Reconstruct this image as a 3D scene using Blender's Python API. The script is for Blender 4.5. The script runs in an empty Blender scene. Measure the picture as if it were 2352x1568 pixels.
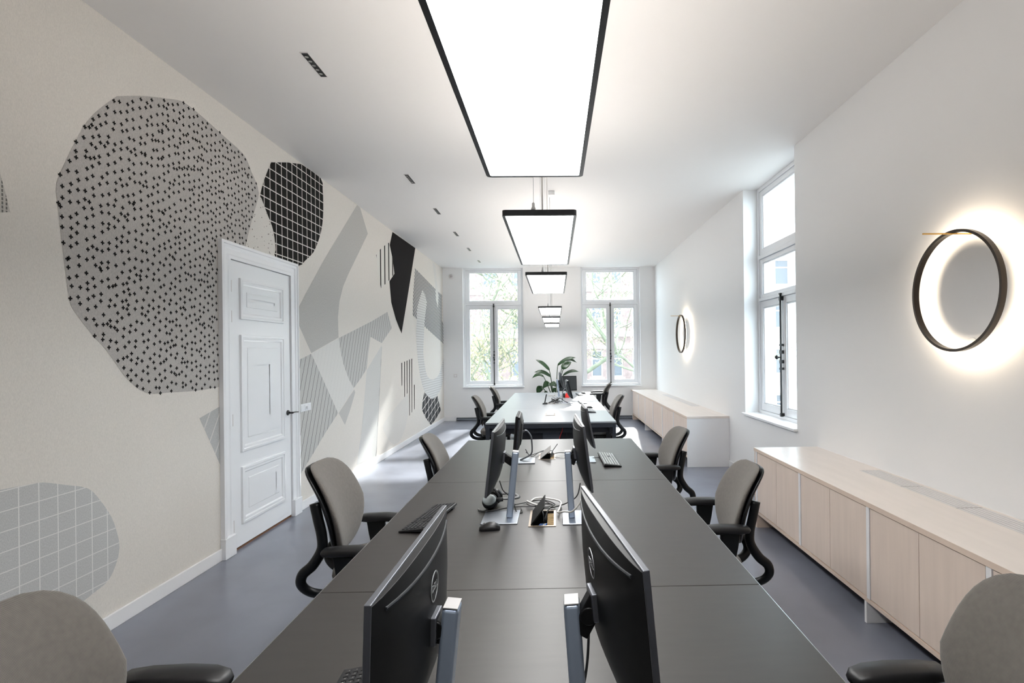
import bpy, bmesh, math, random
from mathutils import Vector, Matrix
R_ = math.radians
PI = math.pi
random.seed(7)
scene = bpy.context.scene
COL = scene.collection

# ------------------------------------------------------------------ camera, world, sun, exposure
cam_d = bpy.data.cameras.new('camera')
cam = bpy.data.objects.new('camera', cam_d)
COL.objects.link(cam)
scene.camera = cam
cam_d.sensor_width = 36.0
cam_d.lens = 1250.0 / 2352.0 * 36.0
cam_d.shift_x = (1176 - 1298.2438) / 2352.0
cam_d.shift_y = (807.6355 - 784) / 2352.0
cam_d.clip_start = 0.05
cam_d.clip_end = 300
_y, _r = -0.0187, 0.0113
_cy, _sy, _cr, _sr = math.cos(_y), math.sin(_y), math.cos(_r), math.sin(_r)
_right0, _down0, _fwd = Vector((_cy, _sy, 0)), Vector((0, 0, -1)), Vector((-_sy, _cy, 0))
_right = _right0 * _cr + _down0 * _sr
_down = _down0 * _cr - _right0 * _sr
_m = Matrix.Identity(4)
for i in range(3):
    _m[i][0] = _right[i]; _m[i][1] = -_down[i]; _m[i][2] = -_fwd[i]
_m[2][3] = 1.62
cam.matrix_world = _m

scene.view_settings.view_transform = 'Standard'
scene.view_settings.look = 'None'
scene.view_settings.exposure = 1.65
scene.view_settings.gamma = 1.0
scene.view_settings.use_curve_mapping = False
scene.cycles.use_denoising = True
scene.cycles.max_bounces = 8
scene.cycles.diffuse_bounces = 5
scene.cycles.adaptive_threshold = 0.02
scene.cycles.glossy_bounces = 4
scene.cycles.transparent_max_bounces = 16
scene.cycles.caustics_reflective = False
scene.cycles.caustics_refractive = False
scene.cycles.sample_clamp_indirect = 6.0

world = bpy.data.worlds.new('sky')
scene.world = world
world.use_nodes = True
_bg = world.node_tree.nodes['Background']
_bg.inputs['Color'].default_value = (0.77, 0.90, 1.0, 1)
_bg.inputs['Strength'].default_value = 3.6

SUN_EL, SUN_AZ = R_(29.5), R_(7.5)
sun_d = bpy.data.lights.new('sun', 'SUN')
sun_d.energy = 8.0
sun_d.angle = R_(1.8)
sun_d.color = (1.0, 0.97, 0.93)
sun = bpy.data.objects.new('sun', sun_d)
COL.objects.link(sun)
_dir = Vector((-math.sin(SUN_AZ) * math.cos(SUN_EL), -math.cos(SUN_AZ) * math.cos(SUN_EL), -math.sin(SUN_EL)))
sun.rotation_euler = _dir.to_track_quat('-Z', 'Y').to_euler()
sun.location = (3, 40, 25)

# room: X right, Y along the room, Z up; camera stands at (0, 0, 1.62)
L, R, B, H, REAR = 2.663, 2.409, 13.03, 3.645, -2.2
T = 0.74                      # desk height

# ------------------------------------------------------------------ helpers
def srgb(r, g, b):
    f = lambda c: (c / 255 / 12.92) if c / 255 <= 0.04045 else ((c / 255 + 0.055) / 1.055) ** 2.4
    return (f(r), f(g), f(b), 1)

MATS = {}
def mat(name, col, rough=0.5, metal=0.0, noise=0.0, nscale=20.0, nstretch=(1, 1, 1), bump=0.0, emit=None, estr=0.0, spec=None, coat=0.0, trans=0.0):
    m = bpy.data.materials.new(name); MATS[name] = m
    m.use_nodes = True
    nt = m.node_tree; p = nt.nodes['Principled BSDF']
    p.inputs['Base Color'].default_value = col
    p.inputs['Roughness'].default_value = rough
    p.inputs['Metallic'].default_value = metal
    if spec is not None: p.inputs['Specular IOR Level'].default_value = spec
    if coat: p.inputs['Coat Weight'].default_value = coat
    if emit:
        p.inputs['Emission Color'].default_value = emit
        p.inputs['Emission Strength'].default_value = estr
    if trans:
        p.inputs['Subsurface Weight'].default_value = 0
    if noise or bump:
        tc = nt.nodes.new('ShaderNodeTexCoord'); mp = nt.nodes.new('ShaderNodeMapping'); nz = nt.nodes.new('ShaderNodeTexNoise')
        mp.inputs['Scale'].default_value = nstretch
        nz.inputs['Scale'].default_value = nscale; nz.inputs['Detail'].default_value = 4
        nt.links.new(tc.outputs['Object'], mp.inputs['Vector']); nt.links.new(mp.outputs['Vector'], nz.inputs['Vector'])
        if noise:
            rp = nt.nodes.new('ShaderNodeValToRGB')
            rp.color_ramp.elements[0].position = 0.3; rp.color_ramp.elements[1].position = 0.7
            lo = [max(0, c * (1 - noise)) for c in col[:3]] + [1]; hi = [min(1, c * (1 + noise)) for c in col[:3]] + [1]
            rp.color_ramp.elements[0].color = lo; rp.color_ramp.elements[1].color = hi
            nt.links.new(nz.outputs['Fac'], rp.inputs['Fac']); nt.links.new(rp.outputs['Color'], p.inputs['Base Color'])
        if bump:
            bp = nt.nodes.new('ShaderNodeBump'); bp.inputs['Strength'].default_value = bump; bp.inputs['Distance'].default_value = 0.002
            nt.links.new(nz.outputs['Fac'], bp.inputs['Height']); nt.links.new(bp.outputs['Normal'], p.inputs['Normal'])
    return m

class MB:
    """collects shapes into one mesh"""
    def __init__(s): s.v, s.f = [], []
    def add(s, vs, fs):
        o = len(s.v); s.v += [tuple(v) for v in vs]; s.f += [tuple(i + o for i in f) for f in fs]; return s
    def box(s, x0, x1, y0, y1, z0, z1):
        x0, x1 = sorted((x0, x1)); y0, y1 = sorted((y0, y1)); z0, z1 = sorted((z0, z1))
        return s.add([(x0, y0, z0), (x1, y0, z0), (x1, y1, z0), (x0, y1, z0), (x0, y0, z1), (x1, y0, z1), (x1, y1, z1), (x0, y1, z1)],
                     [(0, 3, 2, 1), (4, 5, 6, 7), (0, 1, 5, 4), (1, 2, 6, 5), (2, 3, 7, 6), (3, 0, 4, 7)])
    def obox(s, c, size, rot):
        hx, hy, hz = size[0] / 2, size[1] / 2, size[2] / 2
        t = MB().box(-hx, hx, -hy, hy, -hz, hz)
        return s.add([rot @ Vector(v) + Vector(c) for v in t.v], t.f)
    def plate(s, x0, x1, y0, y1, z0, z1, hx0, hx1, hy0, hy1):
        """slab with one rectangular hole"""
        vs = []
        for z in (z0, z1):
            vs += [(x0, y0, z), (x1, y0, z), (x1, y1, z), (x0, y1, z), (hx0, hy0, z), (hx1, hy0, z), (hx1, hy1, z), (hx0, hy1, z)]
        fs = []
        for k in range(4):
            n = (k + 1) % 4
            fs += [(8 + k, 8 + n, 12 + n, 12 + k), (k, 4 + k, 4 + n, n), (k, n, 8 + n, 8 + k), (4 + k, 12 + k, 12 + n, 4 + n)]
        return s.add(vs, fs)
    def tube(s, pts, r, n=8, cap=True, ry=None):
        """tube along a polyline; r number or list; ry flattens it"""
        pts = [Vector(p) for p in pts]; m = len(pts)
        rs = r if isinstance(r, (list, tuple)) else [r] * m
        vs, fs = [], []
        up = Vector((0, 0, 1))
        t0 = (pts[1] - pts[0]).normalized()
        if abs(t0.z) > 0.9: up = Vector((0, 1, 0))
        nx = t0.cross(up).normalized()
        for i, p in enumerate(pts):
            t = (pts[min(i + 1, m - 1)] - pts[max(i - 1, 0)])
            t = t.normalized() if t.length > 1e-9 else t0
            nx = (nx - t * nx.dot(t))
            nx = nx.normalized() if nx.length > 1e-6 else t.orthogonal().normalized()
            ny = t.cross(nx)
            b = (ry / r if (ry and not isinstance(r, (list, tuple))) else 1.0)
            for k in range(n):
                a = 2 * PI * k / n
                vs.append(p + nx * (math.cos(a) * rs[i]) + ny * (math.sin(a) * rs[i] * b))
        for i in range(m - 1):
            for k in range(n):
                k2 = (k + 1) % n
                fs.append((i * n + k, i * n + k2, (i + 1) * n + k2, (i + 1) * n + k))
        if cap:
            fs.append(tuple(reversed(range(n)))); fs.append(tuple(range((m - 1) * n, m * n)))
        return s.add(vs, fs)
    def lathe(s, prof, c=(0, 0, 0), axis='Z', n=24):
        """prof list of (radius, height)"""
        vs, fs = [], []; c = Vector(c)
        for (r, h) in prof:
            for k in range(n):
                a = 2 * PI * k / n; u, v = r * math.cos(a), r * math.sin(a)
                q = (u, v, h) if axis == 'Z' else ((h, u, v) if axis == 'X' else (v, h, u))
                vs.append(c + Vector(q))
        for i in range(len(prof) - 1):
            for k in range(n):
                k2 = (k + 1) % n
                fs.append((i * n + k, i * n + k2, (i + 1) * n + k2, (i + 1) * n + k))
        if prof[0][0] > 1e-5: fs.append(tuple(reversed(range(n))))
        if prof[-1][0] > 1e-5: fs.append(tuple(range((len(prof) - 1) * n, len(prof) * n)))
        return s.add(vs, fs)
    def torus(s, c, R0, rx, rz, axis='X', n=72, m=10, sq=False):
        """ring round an axis; rx radial half size, rz axial half size"""
        vs, fs = [], []; c = Vector(c)
        sec = [(math.cos(2 * PI * j / m), math.sin(2 * PI * j / m)) for j in range(m)]
        if sq: sec = [(1, 1), (-1, 1), (-1, -1), (1, -1)]
        m = len(sec)
        for k in range(n):
            a = 2 * PI * k / n
            for (e, g) in sec:
                rr = R0 + rx * e; h = rz * g; u, v = rr * math.cos(a), rr * math.sin(a)
                q = (h, u, v) if axis == 'X' else ((u, v, h) if axis == 'Z' else (v, h, u))
                vs.append(c + Vector(q))
        for k in range(n):
            k2 = (k + 1) % n
            for j in range(m):
                j2 = (j + 1) % m
                fs.append((k * m + j, k2 * m + j, k2 * m + j2, k * m + j2))
        return s.add(vs, fs)
    def rot(s, M):
        s.v = [tuple(M @ Vector(v)) for v in s.v]; return s
    def mesh(s, name, smooth=False):
        me = bpy.data.meshes.new(name); me.from_pydata(s.v, [], s.f); me.update()
        bm = bmesh.new(); bm.from_mesh(me); bmesh.ops.recalc_face_normals(bm, faces=bm.faces); bm.to_mesh(me); bm.free()
        if smooth: me.polygons.foreach_set('use_smooth', [True] * len(me.polygons))
        return me
    def build(s, name, m, parent=None, smooth=False, bevel=0.0, seg=2, loc=None):
        o = bpy.data.objects.new(name, s.mesh(name, smooth))
        COL.objects.link(o)
        if m: o.data.materials.append(MATS[m] if isinstance(m, str) else m)
        if parent: o.parent = parent
        if loc: o.location = loc
        if bevel:
            b = o.modifiers.new('bevel', 'BEVEL'); b.width = bevel; b.segments = seg; b.limit_method = 'ANGLE'; b.angle_limit = R_(35)
            o.data.polygons.foreach_set('use_smooth', [True] * len(o.data.polygons))
            b.harden_normals = True
        return o

def tag(o, label=None, cat=None, group=None, kind=None):
    if label: o['label'] = label
    if cat: o['category'] = cat
    if group: o['group'] = group
    if kind: o['kind'] = kind
    return o
def thing(name, label, cat, loc=(0, 0, 0), rz=0.0, group=None, kind=None):
    o = bpy.data.objects.new(name, None); COL.objects.link(o)
    o.location = loc; o.rotation_euler = (0, 0, rz); o.empty_display_size = 0.1
    return tag(o, label, cat, group, kind)
def copy_tree(o, parent=None):
    c = o.copy(); COL.objects.link(c)
    if parent: c.parent = parent
    for ch in list(o.children): copy_tree(ch, c)
    return c
def spline(pts, n=8):
    """Catmull-Rom through the points"""
    P = [Vector(p) for p in pts]; P = [P[0] * 2 - P[1]] + P + [P[-1] * 2 - P[-2]]
    out = []
    for i in range(1, len(P) - 2):
        for k in range(n):
            t = k / n; a, b, c, d = P[i - 1], P[i], P[i + 1], P[i + 2]
            out.append(0.5 * ((2 * b) + (c - a) * t + (2 * a - 5 * b + 4 * c - d) * t * t + (3 * b - a - 3 * c + d) * t ** 3))
    out.append(P[-2]); return out
def text_mesh(body, size, depth=0.0004):
    cu = bpy.data.curves.new('lettering', 'FONT'); cu.body = body; cu.size = size; cu.extrude = depth
    cu.align_x = 'CENTER'; cu.align_y = 'CENTER'
    ob = bpy.data.objects.new('lettering', cu); COL.objects.link(ob)
    bpy.context.view_layer.update()
    dg = bpy.context.evaluated_depsgraph_get()
    me = bpy.data.meshes.new_from_object(ob.evaluated_get(dg))
    vs = [v.co.copy() for v in me.vertices]; fs = [tuple(p.vertices) for p in me.polygons]
    bpy.data.objects.remove(ob); bpy.data.meshes.remove(me); bpy.data.curves.remove(cu)
    return vs, fs

# ------------------------------------------------------------------ materials
mat('white_paint', (0.80, 0.80, 0.80, 1), 0.55, bump=0.03, nscale=120)
mat('ceiling_paint', (0.80, 0.79, 0.78, 1), 0.7, bump=0.02, nscale=60)
mat('gloss_white', (0.82, 0.83, 0.85, 1), 0.25)
mat('skirting_white', (0.80, 0.80, 0.81, 1), 0.35)
mat('resin_floor', srgb(120, 124, 136), 0.26, noise=0.05, nscale=3, spec=0.5)
mat('dark_recess', srgb(30, 32, 36), 0.6)
mat('strip_grey', srgb(120, 126, 136), 0.35)
mat('desk_lino', srgb(53, 50, 48), 0.41, noise=0.08, nscale=7, nstretch=(1, 5, 1), spec=0.5)
mat('desk_lino_light', srgb(138, 142, 146), 0.33, noise=0.05, nscale=7, nstretch=(1, 5, 1), spec=0.6)
mat('desk_edge', srgb(150, 152, 156), 0.25, metal=0.7)
mat('black_steel', srgb(38, 42, 50), 0.42)
mat('navy_panel', srgb(26, 30, 40), 0.5)
mat('plate_grey', srgb(70, 76, 86), 0.5)
mat('birch', srgb(222, 205, 192), 0.42, noise=0.04, nscale=6, nstretch=(4, 4, 0.35), bump=0.0)
mat('birch_top', srgb(228, 219, 212), 0.32, noise=0.03, nscale=5, nstretch=(3, 0.4, 3))
mat('birch_edge', srgb(216, 197, 181), 0.5, noise=0.04, nscale=8, nstretch=(1, 0.2, 3))
mat('white_laminate', srgb(232, 231, 232), 0.4)
mat('grille_white', srgb(214, 211, 210), 0.45)
mat('slot_grey', srgb(185, 181, 178), 0.7)
mat('black_plastic', srgb(13, 15, 18), 0.36, spec=0.35)
mat('soft_black', srgb(20, 20, 22), 0.42)
mat('screen_glass', srgb(22, 23, 25), 0.3)
mat('monitor_black', srgb(13, 13, 14), 0.45, spec=0.22)
mat('monitor_edge', srgb(96, 98, 104), 0.3, metal=0.6)
mat('alu', srgb(180, 186, 196), 0.28, metal=0.9)
mat('alu_dark', srgb(166, 180, 200), 0.33, metal=0.55)
mat('alu_cap', srgb(150, 148, 147), 0.5)
mat('logo_grey', srgb(150, 152, 155), 0.35, metal=0.4)
mat('lamp_frame', srgb(52, 54, 58), 0.35)
mat('lamp_panel', (0.9, 0.9, 0.9, 1), 0.5, emit=(1.0, 1.0, 0.99, 1), estr=7.6)
mat('lamp_uplight', (0.9, 0.9, 0.9, 1), 0.5, emit=(1.0, 0.93, 0.86, 1), estr=8.5)
mat('ring_led', (0.9, 0.9, 0.9, 1), 0.5, emit=(1.0, 0.83, 0.62, 1), estr=19.0)
mat('ring_bronze', srgb(62, 54, 48), 0.4, metal=0.5)
mat('brass', srgb(205, 160, 85), 0.3, metal=0.9)
mat('wire_steel', srgb(190, 192, 195), 0.3, metal=0.8)
mat('clear_cable', srgb(215, 214, 212), 0.3)
mat('spot_black', srgb(22, 22, 22), 0.5)
mat('spot_lens', srgb(190, 190, 188), 0.15, metal=0.8)
mat('cable_black', srgb(22, 22, 23), 0.45)
mat('cable_white', srgb(200, 198, 195), 0.45)
mat('cable_blue', srgb(30, 100, 190), 0.45)
mat('cable_red', srgb(190, 20, 25), 0.45)
mat('key_black', srgb(40, 40, 42), 0.5)
mat('key_legend', srgb(165, 162, 155), 0.6)
mat('key_grey', srgb(160, 162, 164), 0.35)
mat('cup_silver', srgb(185, 196, 200), 0.35, metal=0.1)
mat('rim_steel', srgb(140, 126, 110), 0.35, metal=0.6)
mat('brush_tan', srgb(140, 116, 80), 0.8)
mat('red_plastic', srgb(225, 50, 45), 0.5)
mat('leaf_green', srgb(24, 54, 22), 0.35, noise=0.25, nscale=9)
mat('stem_green', srgb(36, 60, 34), 0.5)
mat('pot_clay', srgb(176, 178, 180), 0.6)
mat('pot_soil', srgb(50, 40, 32), 0.9)
mat('bark', srgb(112, 116, 98), 0.9, noise=0.25, nscale=4)
mat('brick', srgb(122, 106, 102), 0.9, noise=0.2, nscale=5)
mat('stone_band', srgb(214, 210, 204), 0.9)
mat('cream_render', srgb(200, 198, 194), 0.9)
mat('street_grey', srgb(120, 120, 118), 0.9)
mat('facade_glass', srgb(84, 88, 94), 0.2)
mat('roof_slate', srgb(110, 116, 124), 0.8)
mat('door_oak', srgb(120, 84, 60), 0.6)

def fabric(name, base, dark, scale, rough=0.9):
    """fine two-way weave"""
    m = mat(name, base, rough); nt = m.node_tree; p = nt.nodes['Principled BSDF']
    tc = nt.nodes.new('ShaderNodeTexCoord')
    w1 = nt.nodes.new('ShaderNodeTexWave'); w2 = nt.nodes.new('ShaderNodeTexWave')
    w1.bands_direction = 'Y'; w2.bands_direction = 'Z'
    for w in (w1, w2):
        w.inputs['Scale'].default_value = scale; w.inputs['Distortion'].default_value = 0.6; w.inputs['Detail'].default_value = 1
        nt.links.new(tc.outputs['Object'], w.inputs['Vector'])
    nz = nt.nodes.new('ShaderNodeTexNoise'); nz.inputs['Scale'].default_value = 60; nt.links.new(tc.outputs['Object'], nz.inputs['Vector'])
    a = nt.nodes.new('ShaderNodeMath'); a.operation = 'ADD'; nt.links.new(w1.outputs['Fac'], a.inputs[0]); nt.links.new(w2.outputs['Fac'], a.inputs[1])
    b = nt.nodes.new('ShaderNodeMath'); b.operation = 'MULTIPLY'; nt.links.new(a.outputs[0], b.inputs[0]); b.inputs[1].default_value = 0.35
    c = nt.nodes.new('ShaderNodeMath'); c.operation = 'MULTIPLY_ADD'; nt.links.new(nz.outputs['Fac'], c.inputs[0]); c.inputs[1].default_value = 0.5; nt.links.new(b.outputs[0], c.inputs[2])
    mx = nt.nodes.new('ShaderNodeMix'); mx.data_type = 'RGBA'
    mx.inputs[6].default_value = dark; mx.inputs[7].default_value = base
    nt.links.new(c.outputs[0], mx.inputs[0]); nt.links.new(mx.outputs[2], p.inputs['Base Color'])
    p.inputs['Sheen Weight'].default_value = 0.15
    bp = nt.nodes.new('ShaderNodeBump'); bp.inputs['Strength'].default_value = 0.25; bp.inputs['Distance'].default_value = 0.001
    nt.links.new(a.outputs[0], bp.inputs['Height']); nt.links.new(bp.outputs['Normal'], p.inputs['Normal'])
    return m
fabric('chair_fabric', srgb(112, 107, 101), srgb(72, 69, 66), 110)

def glass_mat():
    m = bpy.data.materials.new('window_glass'); MATS['window_glass'] = m; m.use_nodes = True
    nt = m.node_tree; nt.nodes.remove(nt.nodes['Principled BSDF']); out = nt.nodes['Material Output']
    tr = nt.nodes.new('ShaderNodeBsdfTransparent'); tr.inputs['Color'].default_value = (0.95, 0.97, 0.97, 1)
    gl = nt.nodes.new('ShaderNodeBsdfGlossy'); gl.inputs['Roughness'].default_value = 0.02
    lw = nt.nodes.new('ShaderNodeLayerWeight'); lw.inputs['Blend'].default_value = 0.5
    pw = nt.nodes.new('ShaderNodeMath'); pw.operation = 'POWER'; pw.inputs[1].default_value = 5
    fr = nt.nodes.new('ShaderNodeMath'); fr.operation = 'MULTIPLY_ADD'; fr.inputs[1].default_value = 0.9; fr.inputs[2].default_value = 0.03
    nt.links.new(lw.outputs['Facing'], pw.inputs[0]); nt.links.new(pw.outputs[0], fr.inputs[0])
    mx = nt.nodes.new('ShaderNodeMixShader')
    nt.links.new(fr.outputs[0], mx.inputs[0]); nt.links.new(tr.outputs[0], mx.inputs[1]); nt.links.new(gl.outputs[0], mx.inputs[2])
    nt.links.new(mx.outputs[0], out.inputs['Surface'])
glass_mat()
def leaf_out():
    m = bpy.data.materials.new('spring_leaf'); MATS['spring_leaf'] = m; m.use_nodes = True
    nt = m.node_tree; nt.nodes.remove(nt.nodes['Principled BSDF']); out = nt.nodes['Material Output']
    d = nt.nodes.new('ShaderNodeBsdfDiffuse'); t = nt.nodes.new('ShaderNodeBsdfTranslucent'); mx = nt.nodes.new('ShaderNodeMixShader')
    oi = nt.nodes.new('ShaderNodeTexNoise'); oi.inputs['Scale'].default_value = 0.8
    rp = nt.nodes.new('ShaderNodeValToRGB'); rp.color_ramp.elements[0].position = 0.35; rp.color_ramp.elements[1].position = 0.65
    rp.color_ramp.elements[0].color = srgb(164, 156, 130); rp.color_ramp.elements[1].color = srgb(152, 154, 130)
    nt.links.new(oi.outputs['Fac'], rp.inputs['Fac'])
    nt.links.new(rp.outputs['Color'], d.inputs['Color']); nt.links.new(rp.outputs['Color'], t.inputs['Color'])
    mx.inputs[0].default_value = 0.5
    nt.links.new(d.outputs[0], mx.inputs[1]); nt.links.new(t.outputs[0], mx.inputs[2]); nt.links.new(mx.outputs[0], out.inputs['Surface'])
leaf_out()

def mural_mat(name, base, lines=(), noise=0.08, nscale=260, nst=(1, 1, 0.35), dots=None):
    """woven wallpaper print; lines = (along Y, along Z, period, phase, width share, colour)"""
    m = mat(name, base, 0.95); nt = m.node_tree; p = nt.nodes['Principled BSDF']; p.inputs['Specular IOR Level'].default_value = 0.15
    tc = nt.nodes.new('ShaderNodeTexCoord'); mp = nt.nodes.new('ShaderNodeMapping'); mp.inputs['Scale'].default_value = nst
    nz = nt.nodes.new('ShaderNodeTexNoise'); nz.inputs['Scale'].default_value = nscale; nz.inputs['Detail'].default_value = 3
    nt.links.new(tc.outputs['Object'], mp.inputs['Vector']); nt.links.new(mp.outputs['Vector'], nz.inputs['Vector'])
    rp = nt.nodes.new('ShaderNodeValToRGB'); rp.color_ramp.elements[0].position = 0.3; rp.color_ramp.elements[1].position = 0.7
    rp.color_ramp.elements[0].color = [c * (1 - noise) for c in base[:3]] + [1]; rp.color_ramp.elements[1].color = [min(1, c * (1 + noise)) for c in base[:3]] + [1]
    nt.links.new(nz.outputs['Fac'], rp.inputs['Fac'])
    cur = rp.outputs['Color']
    sx = nt.nodes.new('ShaderNodeSeparateXYZ'); nt.links.new(tc.outputs['Object'], sx.inputs[0])
    def mth(op, a, b):
        n = nt.nodes.new('ShaderNodeMath'); n.operation = op
        for i, q in enumerate((a, b)):
            if q is None: continue
            if isinstance(q, (int, float)): n.inputs[i].default_value = q
            else: nt.links.new(q, n.inputs[i])
        return n.outputs[0]
    for (ay, az, per, ph, wd, col) in lines:
        s = mth('ADD', mth('MULTIPLY', sx.outputs['Y'], ay / per), mth('MULTIPLY', sx.outputs['Z'], az / per))
        fr = mth('FRACT', mth('ADD', s, -ph / per + wd / 2 + 100), None)
        mask = mth('LESS_THAN', fr, wd)
        mx = nt.nodes.new('ShaderNodeMix'); mx.data_type = 'RGBA'; mx.inputs[7].default_value = col
        nt.links.new(mask, mx.inputs[0]); nt.links.new(cur, mx.inputs[6]); cur = mx.outputs[2]
    if dots:
        vo = nt.nodes.new('ShaderNodeTexVoronoi'); vo.inputs['Scale'].default_value = dots[0]; nt.links.new(tc.outputs['Object'], vo.inputs['Vector'])
        mask = mth('LESS_THAN', vo.outputs['Distance'], dots[1])
        mx = nt.nodes.new('ShaderNodeMix'); mx.data_type = 'RGBA'; mx.inputs[7].default_value = dots[2]
        nt.links.new(mask, mx.inputs[0]); nt.links.new(cur, mx.inputs[6]); cur = mx.outputs[2]
    nt.links.new(cur, p.inputs['Base Color'])
    bp = nt.nodes.new('ShaderNodeBump'); bp.inputs['Strength'].default_value = 0.1; bp.inputs['Distance'].default_value = 0.001
    nt.links.new(nz.outputs['Fac'], bp.inputs['Height']); nt.links.new(bp.outputs['Normal'], p.inputs['Normal'])
    return m
WP = srgb(217, 212, 205)
mural_mat('wallpaper', WP, noise=0.07)
GREY, DK, LT = srgb(158, 155, 151), srgb(34, 32, 31), srgb(214, 210, 204)
mural_mat('m_plus', srgb(178, 174, 170), noise=0.16, nscale=300)
mural_mat('m_grid', DK, [(1, 0, .108, 5.276, .10, LT), (0, 1, .098, 3.08, .10, LT)], noise=0.25)
mural_mat('m_dots', srgb(212, 208, 202), dots=(28, 0.16, srgb(96, 92, 88)))
mural_mat('m_band', srgb(184, 182, 178), noise=0.12, nscale=180)
mural_mat('m_hatch', srgb(190, 189, 186), [(1, -0.42, .098, 0, .10, srgb(112, 110, 108))], noise=0.1)
mural_mat('m_hatchw', srgb(178, 178, 177), [(1, -0.62, .13, 0, .10, srgb(205, 202, 198))], noise=0.14)
mural_mat('m_pale', srgb(214, 212, 208), [(1, -0.42, .098, 0, .06, srgb(203, 201, 197))])
mural_mat('m_tri', srgb(190, 188, 185), noise=0.1)
mural_mat('m_long', srgb(204, 203, 200), noise=0.1)
mural_mat('m_black', srgb(30, 28, 28), noise=0.15)
mural_mat('m_stripe', srgb(216, 213, 207), [(1, 0, .21, 8.40, .24, DK)])
mural_mat('m_diag', srgb(196, 194, 192), [(0.55, 1, .075, 0, .45, srgb(90, 90, 92))])
mural_mat('m_arc', srgb(208, 207, 205), [(0, 1, .05, 0, .3, srgb(186, 184, 181))])
mural_mat('m_tear', srgb(211, 208, 203))
mural_mat('m_hex', srgb(60, 60, 62), [(1, 0, .12, 0, .12, srgb(120, 119, 118)), (-0.25, 1, .16, 0, .13, LT), (1, 0, .30, 0.05, .10, LT)])
mural_mat('m_oval', srgb(188, 188, 187), [(1, 0, .106, 2.955, .045, srgb(226, 224, 221)), (0, 1, .098, .785, .05, srgb(220, 218, 215))], noise=0.16, nscale=340)
mural_mat('m_sliver', srgb(190, 186, 180), [(1, 0, .02, 0, .4, srgb(110, 108, 105)), (0, 1, .02, 0, .3, srgb(190, 186, 180))])
mural_mat('m_ink', srgb(28, 26, 26), noise=0.1)

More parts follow.
